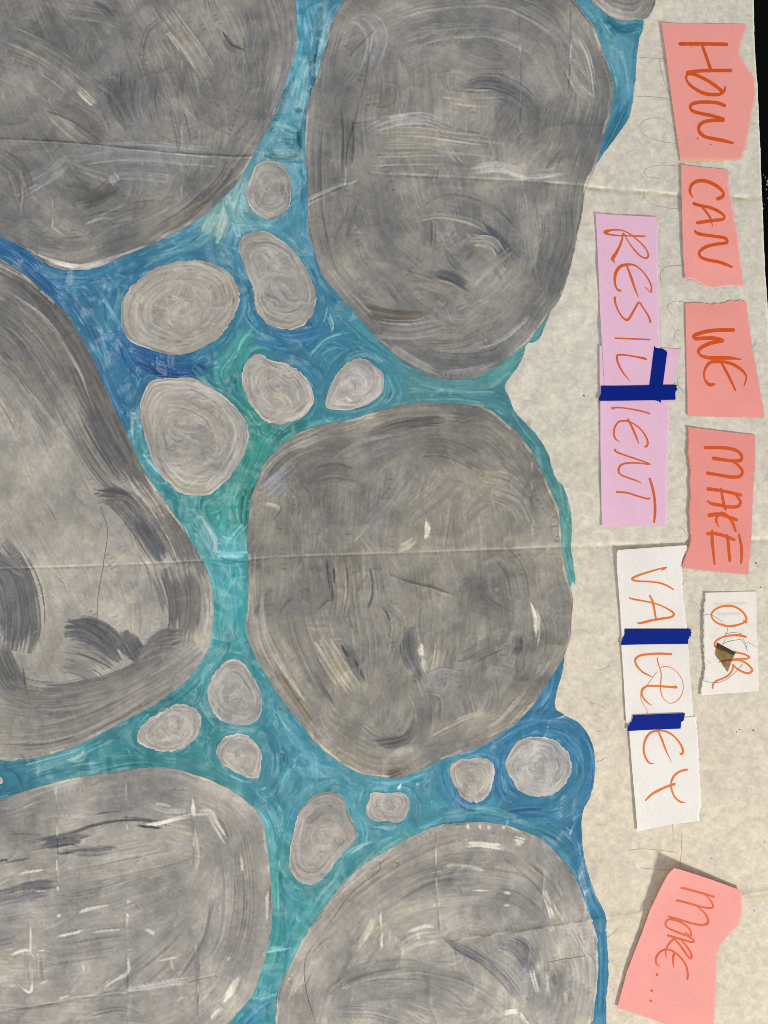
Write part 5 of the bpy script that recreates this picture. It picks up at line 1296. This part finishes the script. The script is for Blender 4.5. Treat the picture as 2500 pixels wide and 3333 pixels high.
write(g, [
    [([(880,503,8),(925,480,22),(975,447,14),(800,490,24),(600,550,26),(450,605,32),(397,640,34),(430,670,28),(550,685,24),(700,690,24),(850,710,24),(980,755,28),(1095,825,20)])],
    [([(340,960,20),(420,985,26),(560,1010,24),(750,1050,22),(900,1100,22),(1040,1175,28),(1102,1235,36),(1060,1285,32),(900,1315,32),(740,1340,34),(600,1375,32),(515,1392,28),(475,1385,8)]), ([(690,920,28),(740,1020,32),(780,1200,30),(800,1320,24)])],
], (1980, 1760), .1929, 26, f2, M_INK_WHITE)
write(g, [
    [([(1010,238,28),(800,230,30),(620,240,30),(500,260,30),(432,310,30),(427,370,30),(460,440,28),(540,520,26),(620,565,22),(705,605,8)])],
    [([(1040,735,6),(1085,766,28),(950,758,30),(760,742,28),(620,745,28),(550,785,30),(525,840,30),(540,910,26),(600,990,24),(690,1055,6)])],
], (1980, 2080), .2049, 28, f1, M_INK_WHITE)
write(g, [[([(772,295,18),(790,390,15),(825,490,14),(838,580,15),(828,720,15),(830,820,14),(860,920,12),(920,990,10),(990,1020,8),(1080,985,8),(1150,910,8),(1185,800,7),(1180,690,8),(1140,590,9),(1060,500,9),(970,445,8),(890,432,8),(820,460,5)]),
            ([(775,515,4),(740,550,9),(700,610,7),(620,720,7),(560,800,6),(515,880,7),(520,960,7),(560,1040,6),(600,1100,6),(622,1180,6)])]],
      (1980, 2080), .2049, 8, f1, M_INK_WHITE, "marker_scribble")
write(g, [
    [([(680,850,4),(600,842,24),(540,760,28),(512,660,28),(512,560,30),(550,440,32),(620,360,32),(720,330,30),(830,332,28),(940,380,26),(1030,460,24),(1100,560,28),(1128,640,30),(1125,680,28),(1095,703,26),(1082,672,10)]), ([(740,335,28),(800,480,30),(860,640,22),(950,832,4)])],
    [([(1210,945,18),(1190,943,30),(1090,970,28),(1000,1030,30),(952,1110,28),(940,1190,26),(955,1280,26),(1000,1380,28),(1080,1450,28),(1175,1472,6)]), ([(1010,1160,16),(985,1175,36),(880,1210,32),(740,1275,34),(630,1340,30),(530,1437,20)])],
], (1990, 2310), .2049, 28, f3, M_INK_WHITE)
make_sheet("tape_strip", [(2031,2046),(2140,2046),(2244,2046),(2250,2058),(2248,2068),(2240,2078),(2237,2095),(2130,2096),(2018,2098),(2022,2082),(2027,2070),(2033,2060)],
           {2, 3, 4, 5, 8, 9, 10, 11}, 12, (0, 34, 136), up(f1, .0016), g, M_TAPE, label="upper blue tape strip, across the VA and LL pieces")
make_sheet("tape_strip", [(2056,2327),(2140,2323),(2228,2320),(2225,2332),(2224,2340),(2214,2352),(2213,2370),(2130,2373),(2040,2378),(2043,2360),(2050,2350),(2056,2345)],
           {2, 3, 4, 5, 8, 9, 10, 11}, 13, (0, 34, 136), up(f1, .0020), g, M_TAPE, label="lower blue tape strip, across the LL and EY pieces")

# ---- OUR
g = thing("word_card", "small white card lettered OUR with pencil scribbles and a scrap of brown tape", "paper card", 2378, 2095)
f = lift_fn(B0 + .0002, .0030, 22, edge([(2293,1929),(2286,2034),(2292,2175),(2275,2263)]), k=14)


def our_tint(x, y, c):
    d, sg, par = seg_dist(x, y, [(2325, 1967), (2425, 1962)])
    w = (np.exp(-(d / 3) ** 2) * .5)[:, None]
    c = c * (1 - w) + rgb(206, 176, 164) * w
    d, sg, par = seg_dist(x, y, [(2335, 1998), (2410, 1997)])
    w = (np.exp(-(d / 5) ** 2) * .22 * (.4 + noise(x / 9, y / 9)))[:, None]
    c = c * (1 - w) + rgb(150, 146, 144) * w
    n = sstep(.5, .8, fbm(x, y * 1.6, 26, 3, 44)) * sstep(2020, 2050, y) * sstep(2200, 2150, y)
    return c * (1 - .05 * n[:, None])


make_sheet("paper", [(2293,1929),(2380,1926),(2461,1924),(2464,2060),(2468,2160),(2471,2249),(2370,2256),(2275,2263),(2281,2224),(2292,2175),(2286,2115),(2285,2034),(2289,1969)],
           {7, 8, 9, 10, 11, 12}, 14, (240, 234, 226), f, g, rimcol=(214, 206, 198), tint=our_tint)
OFF, SC = (2250, 1900), .1718
M_OURPENCIL = flat_mat("grey_pencil", (130, 124, 128), .5, .2, 400)
for P in tr(OFF, SC, [[(225,588),(340,575),(470,640),(600,740),(680,850),(660,930),(580,1030)], [(205,1825),(350,1860),(500,1865),(650,1810),(800,1700),(970,1520)], [(640,1050),(610,1110),(570,1150)],
        [(590,1140),(700,1090),(850,1065),(950,1068),(1030,1200),(1060,1280)], [(1040,1105),(1150,1150),(1250,1210)], [(285,1430),(355,1505)], [(660,945),(800,925),(960,945)], [(970,1030),(1030,1150),(1050,1260)]], 7):
    ribbons("pencil_line", [P], up(f, .0003), g, M_OURPENCIL)
write(g, [
    [([(1030,750,34),(1045,670,34),(1010,580,34),(920,490,36),(800,430,34),(680,418,32),(540,440,30),(430,500,30),(375,570,30),(385,640,30),(440,710,32),(540,765,32),(660,800,34),(800,798,34),(930,765,32),(1000,735,28),(1008,705,24),(975,690,14)])],
    [([(1045,1010,38),(930,980,40),(800,975,34),(660,990,30),(540,1030,28),(450,1090,28),(430,1150,32),(450,1195,34),(560,1245,30),(720,1275,32),(850,1300,32),(1000,1335,30),(1105,1390,34)])],
    [([(1105,1395,30),(1050,1420,30),(900,1425,34),(770,1438,38),(640,1450,26),(510,1478,22)]), ([(770,1450,26),(900,1447,28),(1030,1500,34),(1130,1590,34),(1148,1650,34),(1070,1698,34),(950,1660,34),(850,1600,34),(785,1535,30),(780,1610,28),(720,1710,28),(600,1785,30),(470,1835,30),(410,1890,28),(390,1985,22)])],
], OFF, SC, 32, f, M_INK_WHITE)
# scrap of brown see-through tape, its top folded double
mt = bpy.data.materials.new("clear_brown_tape")
mt.use_nodes = True
b = mt.node_tree.nodes['Principled BSDF']
N = mt.node_tree.nodes; Lk = mt.node_tree.links
tcn = N.new('ShaderNodeTexCoord'); nz = N.new('ShaderNodeTexNoise'); nz.inputs['Scale'].default_value = 160
Lk.new(tcn.outputs['Object'], nz.inputs['Vector'])
rp = N.new('ShaderNodeValToRGB')
rp.color_ramp.elements[0].color = (.60, .50, .32, 1); rp.color_ramp.elements[1].color = (.72, .62, .45, 1)
rp.color_ramp.elements[0].position = .35; rp.color_ramp.elements[1].position = .65
Lk.new(nz.outputs['Fac'], rp.inputs[0])
tb = N.new('ShaderNodeBsdfTransparent'); ms = N.new('ShaderNodeMixShader')
Lk.new(rp.outputs[0], tb.inputs['Color'])
b.inputs['Base Color'].default_value = (.12, .09, .04, 1); b.inputs['Roughness'].default_value = .25
ms.inputs['Fac'].default_value = .22
Lk.new(tb.outputs[0], ms.inputs[1]); Lk.new(b.outputs[0], ms.inputs[2])
Lk.new(ms.outputs[0], N['Material Output'].inputs['Surface'])
make_sheet("clear_tape", [(2332,2092),(2362,2108),(2392,2123),(2380,2152),(2367,2186),(2362,2181),(2352,2168),(2345,2155),(2330,2136),(2325,2122),(2327,2108)], {4, 5, 6, 7, 8, 9}, 15, (150, 130, 90), up(f, .0009), g, mt, thick=False)
make_sheet("tape_fold", [(2333,2091),(2362,2107),(2393,2123),(2388,2131),(2372,2127),(2350,2115),(2340,2108),(2328,2105)], {3, 4, 5, 6}, 16, (66, 62, 50), up(f, .0012), g, M_TAPE)

# ---- MORE, its upper left corner curling up off the sheet
g = thing("word_card", "tilted salmon card reading MORE... with its top left corner curling up off the sheet", "paper card", 2200, 3080, "salmon word cards")


def f_more(x, y):
    x = np.asarray(x, float); y = np.asarray(y, float)
    # distance along the card's short axis from the left edge and its long axis from the top edge
    u = ((x - 2178) * .945 + (y - 2806) * .327); v = (-(x - 2178) * .38 + (y - 2806) * .925)
    u = np.clip(u, -40, None) + np.clip(v, 0, None) * .10; v = np.clip(v, -10, None)
    c = .0125 * np.exp(-np.clip(u + 5, 0, None) / 120) * np.exp(-v / 150) + .0055 * np.exp(-v / 40) * np.exp(-np.clip(u, 0, None) / 400) + .0030 * np.exp(-np.clip(u, 0, None) / 40)
    return np.maximum(h_wave(x, y) + B0 + .0012 + c, h_full(x, y) + .0006)


make_sheet("paper", [(2178,2806),(2291,2847),(2407,2891),(2408,2936),(2408,2975),(2395,3011),(2370,3035),(2343,3073),(2330,3106),(2328,3160),(2327,3220),(2322,3333),(2319,3384),(2170,3332),(2006,3274),(2036,3156),(2083,3029),(2108,2951),(2138,2881),(2161,2829)],
           {2, 3, 4, 5, 6, 7, 8, 9, 10, 11}, 17, (240, 162, 154), f_more, g, rimcol=(240, 170, 158))
write(g, [
    [([(842,310,26),(950,340,24),(1100,385,22),(1248,432,22)]), ([(1130,405,10),(1200,470,16),(1233,540,18),(1205,565,20),(1100,552,20),(950,505,22),(795,462,24)]), ([(1040,540,12),(1130,620,18),(1178,700,20),(1165,752,20),(1100,765,20),(1000,750,20),(850,700,20),(700,655,22)])],
    [([(905,850,14),(950,885,20),(975,888,18),(970,830,20),(900,755,20),(800,705,20),(710,692,18),(672,737,20),(700,790,18),(800,840,20),(920,890,22)])],
    [([(930,890,16),(1000,935,20),(1008,965,18),(960,960,18),(860,930,20),(695,880,24)]), ([(860,940,16),(930,1020,20),(982,1110,22),(978,1160,18),(940,1130,22),(870,1030,22),(800,945,20),(770,932,18),(720,980,16),(685,1050,16),(680,1110,12),(695,1155,4)])],
    [([(610,1260,6),(570,1210,20),(570,1150,22),(610,1085,20),(680,1050,18),(760,1070,20),(850,1140,22),(920,1240,20),(943,1340,20),(938,1415,18)]), ([(785,1075,26),(768,1160,24),(776,1265,6)])],
], (1975, 2794), .2773, 20, f_more, M_INK_SALMON)
for (dx, dy) in ((571, 1338), (511, 1528), (501, 1650)):
    ribbons("dot", tr((1978, 2797), .2773, [[(dx - 13, dy + 6, 18), (dx, dy, 30), (dx + 13, dy - 6, 18)]], 28), up(f_more, .00035), g, M_INK_SALMON, step=.6)
